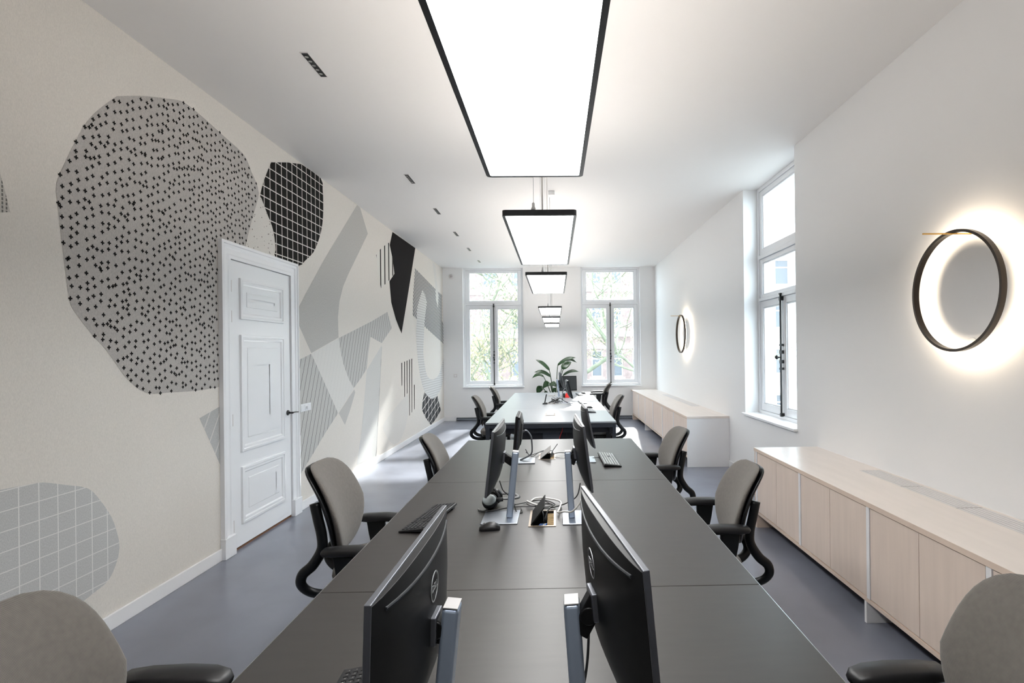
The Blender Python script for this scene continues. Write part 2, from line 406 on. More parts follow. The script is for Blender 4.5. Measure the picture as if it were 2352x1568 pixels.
MURAL = {
    'plus': [(3.379,3.214),(3.587,3.313),(3.832,3.408),(3.98,3.453),(4.164,3.442),(4.438,3.4),(4.734,3.35),(4.851,3.245),(4.974,3.085),(4.86,2.826),(4.751,2.55),(4.594,2.001),(4.52,1.375),(4.394,1.374),(4.128,1.362),(3.8,1.37),(3.596,1.381),(3.441,1.476),(3.283,1.656),(3.162,1.77),(3.063,1.883),(3.036,1.942),(3.011,2.12),(2.987,2.308),(2.973,2.448),(2.967,2.554),(3.032,2.708),(3.111,2.873),(3.193,3.009),(3.28,3.112)],
    'grid': [(5.193,3.441),(5.811,3.636),(6.286,3.64),(6.334,3.532),(6.347,3.377),(6.335,3.201),(6.287,3.046),(6.201,2.9),(6.071,2.749),(5.872,2.626),(5.7,2.539),(5.258,2.547),(5.26,2.625),(5.24,2.74),(5.196,2.837),(5.119,2.924),(5.056,3.0),(5.014,3.052),(4.994,3.074),(5.072,3.247)],
    'dots': [(4.974,3.065),(5.104,2.968),(5.22,2.809),(5.256,2.562),(5.089,2.245),(4.761,2.206),(4.769,2.563),(4.86,2.826)],
    'band': [(7.426,3.64),(7.544,3.637),(7.845,3.341),(7.477,3.005),(7.107,2.671),(6.914,2.477),(6.789,2.277),(6.737,2.072),(6.749,1.827),(5.993,1.637),(5.686,1.954),(5.634,2.041),(5.69,2.097),(6.346,2.712)],
    'hatch': [(6.753,1.82),(7.972,2.096),(8.717,2.287),(8.94,2.039),(8.418,1.785),(7.911,1.867),(7.797,1.606),(7.74,1.412),(7.489,1.283),(7.232,1.172),(7.062,1.305),(6.901,1.485),(6.807,1.658)],
    'hatchbig': [(5.606,1.545),(5.993,1.63),(6.321,1.298),(6.707,0.902),(6.34,0.719),(5.964,0.51),(5.664,0.355),(5.577,0.318)],
    'pale': [(5.993,1.63),(6.753,1.82),(6.807,1.658),(6.901,1.485),(7.062,1.305),(7.231,1.164),(6.707,0.902)],
    'tri': [(7.253,1.155),(7.284,1.111),(7.114,0.913),(6.92,0.728),(6.726,0.9)],
    'long': [(8.417,1.756),(8.202,0.668),(8.098,0.117),(7.313,0.142),(7.514,0.58),(7.739,1.395)],
    'black': [(9.041,3.631),(10.504,3.649),(10.143,3.028),(9.824,2.491),(9.501,1.969),(9.162,2.204),(8.929,2.455),(8.841,2.79),(9.12,2.951),(9.024,3.185),(8.876,3.382)],
    'stripe': [(8.864,3.42),(9.024,3.185),(9.12,2.951),(8.821,2.798),(8.412,2.629),(8.338,2.725),(8.259,2.96),(8.195,3.099),(8.385,3.219),(8.732,3.378)],
    'diag': [(10.468,3.252),(12.067,3.071),(12.925,2.995),(12.891,2.372),(13.105,2.339),(13.078,1.844),(11.111,2.183),(10.566,2.278),(10.264,2.342),(10.306,2.698)],
    'arc': [(11.041,2.911),(11.374,2.729),(11.321,2.543),(11.203,2.328),(11.111,1.968),(11.043,1.638),(11.167,1.357),(11.374,1.144),(11.771,1.054),(12.139,1.068),(12.534,1.15),(13.043,1.487),(13.021,1.1),(12.793,0.847),(12.311,0.68),(11.87,0.633),(11.521,0.69),(11.09,0.853),(10.749,1.197),(10.572,1.591),(10.494,1.951),(10.556,2.29),(10.625,2.536)],
    'tear': [(9.874,0.907),(9.902,0.577),(9.522,0.205),(9.074,0.111),(8.675,0.275),(8.433,0.506),(8.888,0.667)],
    'hex': [(11.11,0.831),(11.521,0.69),(11.87,0.633),(12.31,0.666),(12.666,0.304),(12.285,0.176),(11.641,0.094),(11.171,0.311),(10.887,0.494),(10.958,0.687)],
    'oval': [(2.565,0.989),(2.655,0.99),(2.742,0.985),(2.851,0.977),(2.911,0.961),(3.004,0.928),(3.142,0.875),(3.222,0.788),(3.306,0.658),(3.349,0.536),(3.36,0.459),(3.339,0.382),(3.279,0.299),(3.167,0.266),(3.057,0.249),(2.848,0.264),(2.647,0.297),(2.524,0.389),(2.477,0.679),(2.496,0.896)],
    'hatchdoor': [(4.52,1.253),(4.394,1.225),(4.117,1.155),(4.255,0.93),(4.384,0.718),(4.506,0.537)],
    'sliver': [(2.611,2.558),(2.672,2.505),(2.692,2.436),(2.718,2.335),(2.67,2.321),(2.608,2.307)],
    'bars': [(9.496,1.456),(9.48,1.077),(9.677,1.474),(9.652,0.868),(9.832,1.489),(9.808,0.912),(10.0,1.507),(9.958,0.502),(10.157,1.519),(10.115,0.542),(10.315,1.026),(10.295,0.581)],
    'strip': [(11.948,3.63),(12.22,3.625),(12.549,2.927),(12.455,2.661),(12.281,2.815),(12.197,3.17)],
}

# ------------------------------------------------------------------ the room shell
def wall_boxes(mb, f, a0, a1, z0, z1, holes):
    """solid wall between a0..a1 and z0..z1 minus the holes; f(a0, a1, z0, z1) adds one block"""
    As = sorted({a0, a1} | {h[0] for h in holes} | {h[1] for h in holes}); Zs = sorted({z0, z1} | {h[2] for h in holes} | {h[3] for h in holes})
    for i in range(len(As) - 1):
        run = None
        for j in range(len(Zs) - 1):
            ca, cz = (As[i] + As[i + 1]) / 2, (Zs[j] + Zs[j + 1]) / 2
            solid = not any(h[0] < ca < h[1] and h[2] < cz < h[3] for h in holes)
            if solid: run = (run[0], Zs[j + 1]) if run else (Zs[j], Zs[j + 1])
            if (not solid or j == len(Zs) - 2) and run:
                f(As[i], As[i + 1], run[0], run[1]); run = None
WIN1 = (-2.188, -0.752, 0.81); WIN2 = (0.632, 2.052, 0.81); WIN3 = (5.39, 6.87, 0.825)
DOOR = (4.50, 5.51, 2.415)
WT = 0.34
tag(MB().box(-L - 0.3, R + WT, REAR, B + WT, -0.2, 0).build('floor', 'resin_floor'), 'smooth blue-grey poured resin floor', kind='structure')
_c = MB()
wall_boxes(_c, lambda a, b, c, d: _c.box(a, b, c, d, H, H + 0.2), -L - 0.3, R + WT, REAR, B + WT, [])
tag(_c.build('ceiling', 'ceiling_paint'), 'plain white plaster ceiling', kind='structure')
_w = MB(); wall_boxes(_w, lambda a, b, c, d: _w.box(-L - 0.3, -L, a, b, c, d), REAR, B, 0, H, [(DOOR[0], DOOR[1], 0, DOOR[2])])
wall_left = tag(_w.build('wall_left', 'wallpaper'), 'left wall covered in greige woven-look mural wallpaper', kind='structure')
_w = MB(); wall_boxes(_w, lambda a, b, c, d: _w.box(a, b, B, B + WT, c, d), -L - 0.3, R + WT, 0, H,
                      [(WIN1[0], WIN1[1], WIN1[2], H), (WIN2[0], WIN2[1], WIN2[2], H), (-2.371, 1.84, 0.0, 0.078)])
wall_back = tag(_w.build('wall_back', 'white_paint'), 'white end wall with two tall windows', kind='structure')
_w = MB(); wall_boxes(_w, lambda a, b, c, d: _w.box(R, R + WT, a, b, c, d), REAR, B, 0, H, [(WIN3[0], WIN3[1], WIN3[2], H)])
tag(_w.build('wall_right', 'white_paint'), 'white side wall with ring lamps and one tall window', kind='structure')
tag(MB().box(-L - 0.3, R + WT, REAR - 0.2, REAR, 0, H).build('wall_rear', 'white_paint'), 'white wall closing the near end of the room', kind='structure')
# recessed service strip at the foot of the end wall
tag(MB().box(-2.371, 1.84, B + 0.05, B + 0.08, 0, 0.078).box(-2.371, 1.84, B + 0.012, B + 0.05, 0.012, 0.058).build('trim_1', 'strip_grey'), 'grey metal strip recessed at the foot of the end wall', kind='structure')

def skirting(name, mb, label): tag(mb.build(name, 'skirting_white', bevel=0.003), label, kind='structure')
skirting('baseboard_left', MB().box(-L, -L + 0.016, REAR, 4.36, 0, 0.092).box(-L, -L + 0.016, 5.655, B, 0, 0.092), 'low white skirting board under the mural wallpaper')
skirting('baseboard_back', MB().box(-L + 0.016, -2.375, B - 0.016, B, 0, 0.108), 'short white skirting board in the corner of the end wall')
skirting('baseboard_right', MB().box(R - 0.016, R, 4.985, 7.50, 0, 0.092), 'short white skirting board below the side window')

# ------------------------------------------------------------------ the mural on the left wall
def inside(p, poly):
    c = False; n = len(poly)
    for i in range(n):
        (x1, y1), (x2, y2) = poly[i], poly[i - 1]
        if (y1 > p[1]) != (y2 > p[1]) and p[0] < (x2 - x1) * (p[1] - y1) / (y2 - y1) + x1: c = not c
    return c
def smooth_poly(P, n=4):
    return [(v.y, v.z) for v in spline([(0, a, b) for a, b in P + [P[0]]], n)][:-1]
def decal(key, m, lvl, label, smooth=0, name='mural_shape'):
    P = MURAL[key]
    if smooth: P = smooth_poly(P, smooth)
    P = [(min(a, B - 0.001), min(max(b, 0.093), H - 0.001)) for a, b in P]
    x = -L + 0.0006 + lvl * 0.0005
    mb = MB().add([(x, a, b) for a, b in P], [tuple(range(len(P)))])
    o = mb.build(name, m, wall_left)
    me = o.data
    if me.polygons[0].normal.x < 0: me.flip_normals()
    o['label'] = label
    return P
PP = decal('plus', 'm_plus', 1, 'large grey rounded shape strewn with small black crosses', 3)
rnd = random.Random(11)
mb = MB(); used = []
yy = 2.94
row = 0
while yy < 5.0:
    zz_ = 1.36 + (row % 2) * 0.026; 
    while zz_ < 3.47:
        p = (yy + rnd.uniform(-0.012, 0.012), zz_ + rnd.uniform(-0.016, 0.016))
        if rnd.random() < 0.10: q = (p[0] + 0.03, p[1] + rnd.uniform(-0.012, 0.012))
        else: q = None
        for c in (p, q):
            if c and inside(c, PP) and (c[0] < 4.35 or c[1] > 2.56):
                a, w, x = 0.0126, 0.0043, -L + 0.0022
                y0, z0 = c
                vs = [(x, y0 - a, z0 - w), (x, y0 - w, z0 - w), (x, y0 - w, z0 - a), (x, y0 + w, z0 - a), (x, y0 + w, z0 - w), (x, y0 + a, z0 - w), (x, y0 + a, z0 + w), (x, y0 + w, z0 + w), (x, y0 + w, z0 + a), (x, y0 - w, z0 + a), (x, y0 - w, z0 + w), (x, y0 - a, z0 + w)]
                mb.add(vs, [(0, 1, 10, 11), (2, 3, 4, 1), (1, 4, 7, 10), (4, 5, 6, 7), (10, 7, 8, 9)])
        zz_ += 0.058
    yy += 0.052; row += 1
o = mb.build('mural_cross', 'm_ink', wall_left); o['kind'] = 'stuff'; o['label'] = 'small black woven crosses'
decal('dots', 'm_dots', 1.5, 'pale patch with tiny dots', 0)
decal('grid', 'm_grid', 2, 'black rounded shape with a white square grid', 2)
decal('band', 'm_band', 2, 'broad slanting grey felt-look band', 0)
decal('pale', 'm_pale', 1, 'pale diamond with faint lines')
decal('hatch', 'm_hatch', 2, 'grey shape with fine slanting dark lines')
decal('hatchbig', 'm_hatch', 3, 'large grey kite with fine slanting dark lines')
decal('tri', 'm_tri', 2, 'narrow grey triangle')
decal('long', 'm_long', 1, 'long pale grey wedge reaching the skirting board')
decal('black', 'm_black', 3, 'black dagger shape hanging from the ceiling line')
decal('stripe', 'm_stripe', 2, 'beige leaf shape with bold black stripes')
decal('diag', 'm_diag', 2, 'grey patch with fine diagonal stripes')
decal('strip', 'm_tear', 3, 'pale narrow strip')
decal('arc', 'm_arc', 4, 'pale grey arc with fine cross lines', 2)
decal('tear', 'm_tear', 1, 'pale beige teardrop', 3)
decal('hex', 'm_hex', 3, 'dark shape with a white net pattern')
decal('oval', 'm_oval', 1, 'grey rounded shape with a thin white grid', 3)
decal('hatchdoor', 'm_hatchw', 1, 'grey pointed patch with slanting pale lines')
decal('sliver', 'm_sliver', 1, 'dark netted patch')
bars = MURAL['bars']
for i in range(0, len(bars), 2):
    (y0, za), (y1, zb) = bars[i], bars[i + 1]
    x = -L + 0.002; w = 0.024
    MB().add([(x, y0 - w, za), (x, y0 + w, za + 0.01), (x, y1 + w, zb), (x, y1 - w * 0.4, zb - 0.02)], [(0, 1, 2, 3)]).build('mural_bar', 'm_ink', wall_left)
MB().add([(-L + 0.002, 8.40, 1.72), (-L + 0.002, 8.425, 1.73), (-L + 0.002, 8.11, 0.11), (-L + 0.002, 8.08, 0.11)], [(0, 1, 2, 3)]).build('mural_bar', 'm_hatch', wall_left)

# ------------------------------------------------------------------ the door
door = thing('door_1', 'white panelled door with moulded casing and black lever', None, (0, 0, 0), kind='structure')
XD = -L + 0.006      # face of the leaf
leaf = MB().box(-L - 0.045, XD, 4.506, 5.504, 0.022, 2.408).build('door_leaf', 'gloss_white', door, bevel=0.002)
def rect_ring(mb, y0, y1, z0, z1, w, xa, xb):
    mb.box(xa, xb, y0, y0 + w, z0, z1).box(xa, xb, y1 - w, y1, z0, z1).box(xa, xb, y0 + w, y1 - w, z0, z0 + w).box(xa, xb, y0 + w, y1 - w, z1 - w, z1); return mb
def bevel_ring(mb, y0, y1, z0, z1, prof):
    """mitred picture-frame moulding; prof = (inset, x) pairs from the outside in"""
    n = len(prof); vs = []
    for (d, x) in prof: vs += [(x, y0 + d, z0 + d), (x, y1 - d, z0 + d), (x, y1 - d, z1 - d), (x, y0 + d, z1 - d)]
    fs = []
    for i in range(n - 1):
        for k in range(4):
            k2 = (k + 1) % 4; fs.append((i * 4 + k, i * 4 + k2, i * 4 + 4 + k2, i * 4 + 4 + k))
    return mb.add(vs, fs)
for (z0, z1) in ((1.925, 2.273), (0.805, 1.795), (0.20, 0.68)):
    pn = bevel_ring(MB(), 4.634, 5.368, z0, z1, [(0, XD), (0.002, XD + 0.016), (0.022, XD + 0.018), (0.026, XD + 0.012), (0.046, XD + 0.011), (0.056, XD + 0.0005), (0.062, XD - 0.006), (0.105, XD - 0.006)]).build('panel_moulding', 'gloss_white', door)
    fld = MB().box(XD - 0.03, XD + 0.001, 4.634 + 0.11, 5.368 - 0.11, z0 + 0.11, z1 - 0.11)
    bevel_ring(fld, 4.634 + 0.062, 5.368 - 0.062, z0 + 0.062, z1 - 0.062, [(0, XD + 0.0012), (0.046, XD + 0.0016), (0.05, XD + 0.006), (0.2 if z1 - z0 > 0.5 else 0.1, XD + 0.0062)])
    fld.build('door_panel', 'gloss_white', door)
cs = MB()
prof = [(0, -L), (0.001, -L + 0.034), (0.024, -L + 0.038), (0.03, -L + 0.028), (0.05, -L + 0.026), (0.062, -L + 0.016), (0.10, -L + 0.016), (0.112, -L + 0.022), (0.138, -L + 0.022), (0.14, -L - 0.05)]
n = len(prof); vs = []
for (d, x) in prof: vs += [(x, 4.36 + d, 0.02), (x, 4.36 + d, 2.55 - d), (x, 5.65 - d, 2.55 - d), (x, 5.65 - d, 0.02)]
cs.add(vs, [(i * 4 + k, i * 4 + k + 1, i * 4 + 5 + k, i * 4 + 4 + k) for i in range(n - 1) for k in range(3)])
cs.build('door_casing', 'gloss_white', door)
for (a, b) in ((4.352, 4.502), (5.508, 5.658)):
    MB().box(-L, -L + 0.044, a, b, 0, 0.165).build('plinth_block', 'gloss_white', door, bevel=0.004)
MB().box(-L - 0.2, -L - 0.16, 4.4, 5.6, 0, 2.5).build('back_panel', 'door_oak', door)
MB().box(-L - 0.1, -L + 0.0, 4.5, 5.51, 0.0, 0.012).build('threshold', 'door_oak', door)
for z in (2.19, 1.94, 1.09, 0.22):
    hg = MB().lathe([(0.007, -0.048), (0.007, 0.048)], (XD + 0.012, 4.502, z), n=12).box(XD - 0.001, XD + 0.008, 4.484, 4.522, z - 0.044, z + 0.044)
    hg.build('hinge', 'grille_white', door)
hd = MB().lathe([(0.0, 0.010), (0.024, 0.010), (0.026, 0.0), (0.026, -0.002)], (XD + 0.002, 5.445, 1.047), axis='X', n=24)
hd.tube([(XD + 0.01, 5.445, 1.047), (XD + 0.055, 5.445, 1.047)], 0.009, 12)
hd.tube(spline([(XD + 0.052, 5.44, 1.047), (XD + 0.055, 5.48, 1.049), (XD + 0.05, 5.56, 1.042)], 5), 0.009, 10, ry=0.006)
hd.build('door_handle', 'soft_black', door, smooth=True)

# ------------------------------------------------------------------ the windows
def window(name, label, mp, u0, u1, z0, d0, rows, split, bolt_z, sill_over):
    """mp(u, d, z) -> world; rows = [(z0, z1, glass z0, glass z1, columns)]"""
    w = thing(name, label, None, kind='structure')
    def bx(mb, a0, a1, b0, b1, c0, c1):
        p, q = mp(a0, b0, c0), mp(a1, b1, c1); return mb.box(p[0], q[0], p[1], q[1], p[2], q[2])
    e = 0.048
    fr = MB()
    bx(fr, u0, u0 + e, d0, d0 + 0.12, z0, H); bx(fr, u1 - e, u1, d0, d0 + 0.12, z0, H)
    bx(fr, u0 + e, u1 - e, d0, d0 + 0.12, H - 0.045, H); bx(fr, u0 + e, u1 - e, d0, d0 + 0.12, z0, z0 + 0.035)
    for i in range(len(rows) - 1): bx(fr, u0 + e, u1 - e, d0 - 0.006, d0 + 0.12, rows[i][1], rows[i + 1][0])
    fr.build('window_frame', 'gloss_white', w, bevel=0.004)
    um = split
    for (a, b, g0, g1, cols) in rows:
        spans = [(u0 + e, u1 - e)] if cols == 1 else [(u0 + e, um - 0.002), (um + 0.002, u1 - e)]
        for (s0, s1) in spans:
            st = 0.078
            sa = MB()
            bx(sa, s0 + .003, s0 + st, d0 + 0.014, d0 + 0.07, a + .003, b - .003); bx(sa, s1 - st, s1 - .003, d0 + 0.014, d0 + 0.07, a + .003, b - .003)
            bx(sa, s0 + st, s1 - st, d0 + 0.014, d0 + 0.07, a + .003, g0); bx(sa, s0 + st, s1 - st, d0 + 0.014, d0 + 0.07, g1, b - .003)
            sash = sa.build('sash', 'gloss_white', w, bevel=0.004)
            bd = MB(); k = 0.016
            bx(bd, s0 + st, s0 + st + k, d0 + 0.026, d0 + 0.06, g0, g1); bx(bd, s1 - st - k, s1 - st, d0 + 0.026, d0 + 0.06, g0, g1)
            bx(bd, s0 + st + k, s1 - st - k, d0 + 0.026, d0 + 0.06, g0, g0 + k); bx(bd, s0 + st + k, s1 - st - k, d0 + 0.026, d0 + 0.06, g1 - k, g1)
            bd.build('glazing_bead', 'gloss_white', sash, bevel=0.003)
            gl = MB(); bx(gl, s0 + st, s1 - st, d0 + 0.044, d0 + 0.048, g0, g1)
            gl.build('pane', 'window_glass', sash)
    si = MB(); bx(si, u0 - sill_over, u1 + sill_over, -0.045, 0.0, z0 - 0.026, z0); bx(si, u0, u1, 0.0, d0 + 0.02, z0 - 0.026, z0 + 0.001)
    si.build('window_sill', 'gloss_white', w, bevel=0.004)
    # rod bolt on the meeting stiles
    zt = rows[0][1] + 0.035
    P = lambda d, z: mp(um, d, z)
    ro = MB().tube([P(d0 - 0.016, z0 + 0.03), P(d0 - 0.016, zt)], 0.0105, 10)
    for z, h in ((z0 + 0.05, 0.02), (zt - 0.06, 0.022), (zt - 0.008, 0.008), (bolt_z + 0.14, 0.012), (bolt_z - 0.13, 0.012), (bolt_z + 0.06, 0.02), (bolt_z - 0.05, 0.02)):
        a, b = mp(um - 0.017, d0 - 0.028, z - h), mp(um + 0.017, d0 + 0.014, z + h); ro.box(a[0], b[0], a[1], b[1], a[2], b[2])
    rod = ro.build('rod_bolt', 'soft_black', w)
    kn = MB(); c0, c1, c2, c3 = P(d0 - 0.02, bolt_z), P(d0 - 0.05, bolt_z), P(d0 - 0.064, bolt_z), P(d0 - 0.082, bolt_z)
    kn.tube([c0, c1], 0.008, 10); kn.tube([c1, c2, c3], [0.014, 0.026, 0.012], 14)
    kn.build('knob', 'soft_black', rod, smooth=True)
    return w
rows12 = [(0.846, 2.758, 0.926, 2.68, 2), (2.80, H - 0.045, 2.857, 3.553, 1)]
mpb = lambda u, d, z: (u, B + d, z)
window('window_1', 'tall white window left of the hanging lamps with black rod bolt', mpb, WIN1[0], WIN1[1], WIN1[2], 0.11, rows12, -1.466, 1.50, 0.012)
window('window_2', 'tall white window right of the hanging lamps with black rod bolt', mpb, WIN2[0], WIN2[1], WIN2[2], 0.11, rows12, 1.343, 1.50, 0.012)
rows3 = [(0.861, 2.225, 0.948, 2.145, 2), (2.262, 2.752, 2.30, 2.70, 1), (2.80, H - 0.045, 2.873, 3.541, 1)]
window('window_3', 'tall white side window in a deep reveal between the ring lamps', lambda u, d, z: (R + d, u, z), WIN3[0], WIN3[1], WIN3[2], 0.175, rows3, 6.145, 1.53, 0.02)

# ------------------------------------------------------------------ bench desks
DX0, DX1 = -0.88, 0.757
def bench_desk(label, ys, ports, top_m):
    y0, y1 = ys[0], ys[-1]
    d = thing('bench_desk', label, 'desk', (0, 0, 0))
    for i in range(len(ys) - 1):
        a, b = ys[i] + (0.0012 if i else 0), ys[i + 1] - (0.0012 if i < len(ys) - 2 else 0)
        py = ports[i][0]
        MB().plate(DX0, DX1, a, b, T - 0.022, T, -0.137, -0.013, py, py + 0.262).build('tabletop', top_m, d, bevel=0.0025)
        # metal strips added beside each top, left and right, for its bright highlight line
        for (xa, xb) in ((DX0 - 0.004, DX0 - 0.0002), (DX1 + 0.0002, DX1 + 0.004)): MB().box(xa, xb, a, b, T - 0.024, T - 0.003).build('edge_strip', 'desk_edge', d)
        # cable port in the middle of each top
        rim = MB().plate(-0.145, -0.005, py - 0.008, py + 0.27, T + 0.0004, T + 0.003, -0.133, -0.017, py + 0.004, py + 0.258)
        port = rim.build('cable_port', 'rim_steel', d)
        well = MB().box(-0.137, -0.013, py, py + 0.262, T - 0.095, T - 0.09)
        well.box(-0.137, -0.1345, py, py + 0.262, T - 0.09, T - 0.02).box(-0.0155, -0.013, py, py + 0.262, T - 0.09, T - 0.02)
        well.box(-0.1345, -0.0155, py, py + 0.0025, T - 0.09, T - 0.02).box(-0.1345, -0.0155, py + 0.2595, py + 0.262, T - 0.09, T - 0.02)
        well.build('well', 'dark_recess', port)
        br = MB()
        for k in range(9): br.box(-0.05, -0.0165, py + 0.02 + k * 0.024, py + 0.036 + k * 0.024, T - 0.03, T - 0.004)
        br.build('brush_strip', 'brush_tan', port)
        ang = ports[i][1]
        lid = MB().box(0, 0.112, 0.006, 0.252, -0.0025, 0.0025).rot(Matrix.Rotation(-ang, 4, 'Y'))
        lid.build('lid', ports[i][2], port, bevel=0.001, loc=(-0.132, py + 0.002, T + 0.0035))
    ends = [(y0 + 0.0, y0 + 0.05), (y1 - 0.05, y1 - 0.0)]
    for k, (a, b) in enumerate(ends):
        for (xa, xb) in ((DX0, DX0 + 0.045), (DX1 - 0.045, DX1)):
            MB().box(xa, xb, a + 0.001, b - 0.001, 0, T - 0.03).build('leg', 'black_steel', d, bevel=0.003)
        MB().box(DX0 + 0.045, DX1 - 0.045, a + 0.001, b - 0.001, T - 0.075, T - 0.03).build('end_rail', 'black_steel', d, bevel=0.003)
    for yj in ys[1:-1]:
        for (xa, xb) in ((DX0 + 0.12, DX0 + 0.165), (DX1 - 0.165, DX1 - 0.12)):
            MB().box(xa, xb, yj - 0.025, yj + 0.025, 0, T - 0.03).build('leg', 'black_steel', d, bevel=0.003)
    for (xa, xb) in ((DX0 + 0.045, DX0 + 0.075), (DX1 - 0.075, DX1 - 0.045)):
        MB().box(xa, xb, y0 + 0.05, y1 - 0.05, T - 0.16, T - 0.032).build('side_rail', 'black_steel', d)
    MB().box(DX0 + 0.08, DX1 - 0.08, y0 + 0.16, y0 + 0.19, T - 0.16, T - 0.035).build('cross_rail', 'black_steel', d)
    MB().box(-0.46, 0.33, y0 + 0.30, y0 + 0.33, 0.30, T - 0.033).build('modesty_panel', 'navy_panel', d)
    MB().box(-0.18, 0.135, y0 + 0.26, y0 + 0.298, T - 0.125, T - 0.05).box(-0.17, 0.05, y0 + 0.265, y0 + 0.298, 0.42, T - 0.127).build('bracket_plate', 'plate_grey', d)
    return d
bench_desk('long dark grey bench desk below the big lamps, with keyboards and headphones', [0.31, 2.028, 3.716, 5.498], [(1.05, 0.0, 'desk_lino'), (2.752, R_(52), 'monitor_black'), (4.462, R_(38), 'alu_cap')], 'desk_lino')  # last lid pale grey: its reflection is put into the colour
bench_desk('long bench desk with light grey top and red cable, near the end wall', [6.83, 8.50, 10.17, 11.84], [(7.535, 0.0, 'alu_cap'), (9.20, 0.0, 'alu_cap'), (10.87, 0.0, 'alu_cap')], 'desk_lino_light')

# ------------------------------------------------------------------ sideboards
XS = 1.82
def sideboard_units(ends, top_z, lab, grp):
    """ends: unit boundaries going away from the camera"""
    n = len(ends) - 1
    for i in range(n):
        a, b = ends[i], ends[i + 1]
        c = thing('cabinet', lab[i], 'cabinet', (XS, a, 0), group=grp); w = b - a
        body = MB().box(0.022, R - XS - 0.002, 0, 0.016, 0.152, top_z - 0.03).box(0.022, R - XS - 0.002, w - 0.016, w, 0.152, top_z - 0.03)
        body.box(0.0, R - XS - 0.002, 0.0, w, 0.128, 0.15).box(R - XS - 0.014, R - XS - 0.002, 0.016, w - 0.016, 0.152, top_z - 0.03)
        body.box(0.022, R - XS - 0.014, 0.016, w - 0.016, top_z - 0.044, top_z - 0.03)
        body.build('carcass', 'birch_edge', c)
        dw = (w - 0.042) / 2
        for k in (0, 1):
            MB().box(0.004, 0.022, 0.004 + k * (dw + 0.002), 0.002 + dw + k * (dw + 0.002), 0.156, top_z - 0.036).build('cabinet_door', 'birch', c, bevel=0.001)
        MB().box(0.0, 0.02, w - 0.034, w - 0.004, 0.152, top_z - 0.031).build('grip_strip', 'white_laminate', c)
        if (n - i) % 2 == 0:
            MB().box(0.0, R - XS - 0.03, 0.0, 0.022, 0, 0.127).build('foot', 'white_laminate', c)
        if i == n - 1 or i == 0:
            s = w - 0.022 if i == n - 1 else 0
            MB().box(0.0, R - XS - 0.03, s, s + 0.022, 0, 0.127).build('foot', 'birch_edge', c)
near_l = ['birch two-door cabinet hidden behind the chair by the wall lamp', 'birch two-door cabinet under the ring lamp beside a desk chair',
          'birch two-door cabinet just behind the desk chair, wall grille above', 'birch two-door cabinet, third unit from the side window',
          'birch two-door cabinet, second unit from the side window', 'birch two-door cabinet next to the skirting below the side window']
near_ends = [-0.39, 0.50, 1.392, 2.284, 3.176, 4.068, 4.942]
near_l = ['birch two-door cabinet, sixth unit from the side window', 'birch two-door cabinet, fifth unit from the side window', 'birch two-door cabinet, fourth unit from the side window'] + near_l[3:]
sideboard_units(near_ends[1:], 0.722, near_l[1:], 'birch cabinets under the large ring lamp')
far_ends = [7.532 + i * 0.886 for i in range(7)]
sideboard_units(far_ends, 0.702, ['pale birch cabinet against the white end panel, farthest from the end wall'] + ['pale birch cabinet, %s unit from the end wall' % q for q in ('fifth', 'fourth', 'third', 'second')] + ['pale birch cabinet touching the end wall corner'], 'birch cabinets near the end wall')
# side panels and continuous tops
tag(MB().box(XS, R - 0.001, 4.943, 4.963, 0, 0.691).build('side_panel', 'birch_edge', bevel=0.001), 'birch end panel of the sideboard below the side window', 'panel')
tag(MB().box(XS - 0.0, R - 0.001, 7.508, 7.531, 0, 0.671).build('side_panel', 'white_laminate', bevel=0.001), 'broad white end panel of the far sideboard', 'panel')
top1 = thing('sideboard_top', 'pale birch sideboard top with a slotted ventilation grille', 'worktop', (0, 0, 0))
HY0, HY1, HX0, HX1 = 0.62, 3.975, 2.232, 2.388
MB().plate(XS - 0.004, R - 0.001, 0.50, 4.966, 0.6925, 0.722, HX0, HX1, HY0, HY1).build('board', 'birch_top', top1, bevel=0.001)
MB().box(XS - 0.0055, XS - 0.004, 0.50, 4.966, 0.693, 0.7215).build('front_edging', 'birch_edge', top1)
MB().box(R - 0.006, R - 0.001, 0.50, 4.96, 0.722, 0.725).build('back_seam', 'white_laminate', top1)
top2 = thing('sideboard_top', 'whitish birch sideboard top reaching to the end wall', 'worktop', (0, 0, 0))
MB().plate(XS - 0.004, R - 0.001, 7.505, B - 0.002, 0.6725, 0.702, HX0, HX1, 8.9, 11.4).build('board', 'birch_top', top2, bevel=0.001)
MB().box(XS - 0.0055, XS - 0.004, 7.505, B - 0.002, 0.673, 0.7015).build('front_edging', 'birch_edge', top2)
MB().box(R - 0.006, R - 0.001, 7.505, B - 0.002, 0.702, 0.705).build('back_seam', 'white_laminate', top2)
def grille(label, y0, y1, zt, step=0.488):
    g = thing('vent_grille', label, 'grille', (0, y0, zt))
    ln = y1 - y0
    MB().box(HX0 + 0.001, HX1 - 0.001, 0.001, ln - 0.001, -0.022, -0.016).build('slot_tray', 'slot_grey', g)
    src = None; k = ln
    while k > 0.05:
        seg = min(step - 0.012, k - 0.002)
        for j in range(6):
            xa = HX0 + 0.002 + j * 0.0262
            if src is None or seg < step - 0.013:
                o = MB().box(0, 0.0195, 0, seg, -0.0155, -0.0005).build('slat', 'grille_white', g)
                if src is None: src = o
            else:
                o = src.copy(); COL.objects.link(o)
            o.location = (xa, k - seg - 0.001, 0)
        if k - step > 0:
            MB().box(HX0 + 0.002, HX1 - 0.002, k - step - 0.001, k - seg - 0.003, -0.0155, -0.008).build('joint_gap', 'dark_recess', g)
        k -= step
grille('white slotted grille let into the sideboard below the large ring lamp', HY0, HY1, 0.722)
grille('white slotted grille let into the far sideboard top', 8.9, 11.4, 0.702)

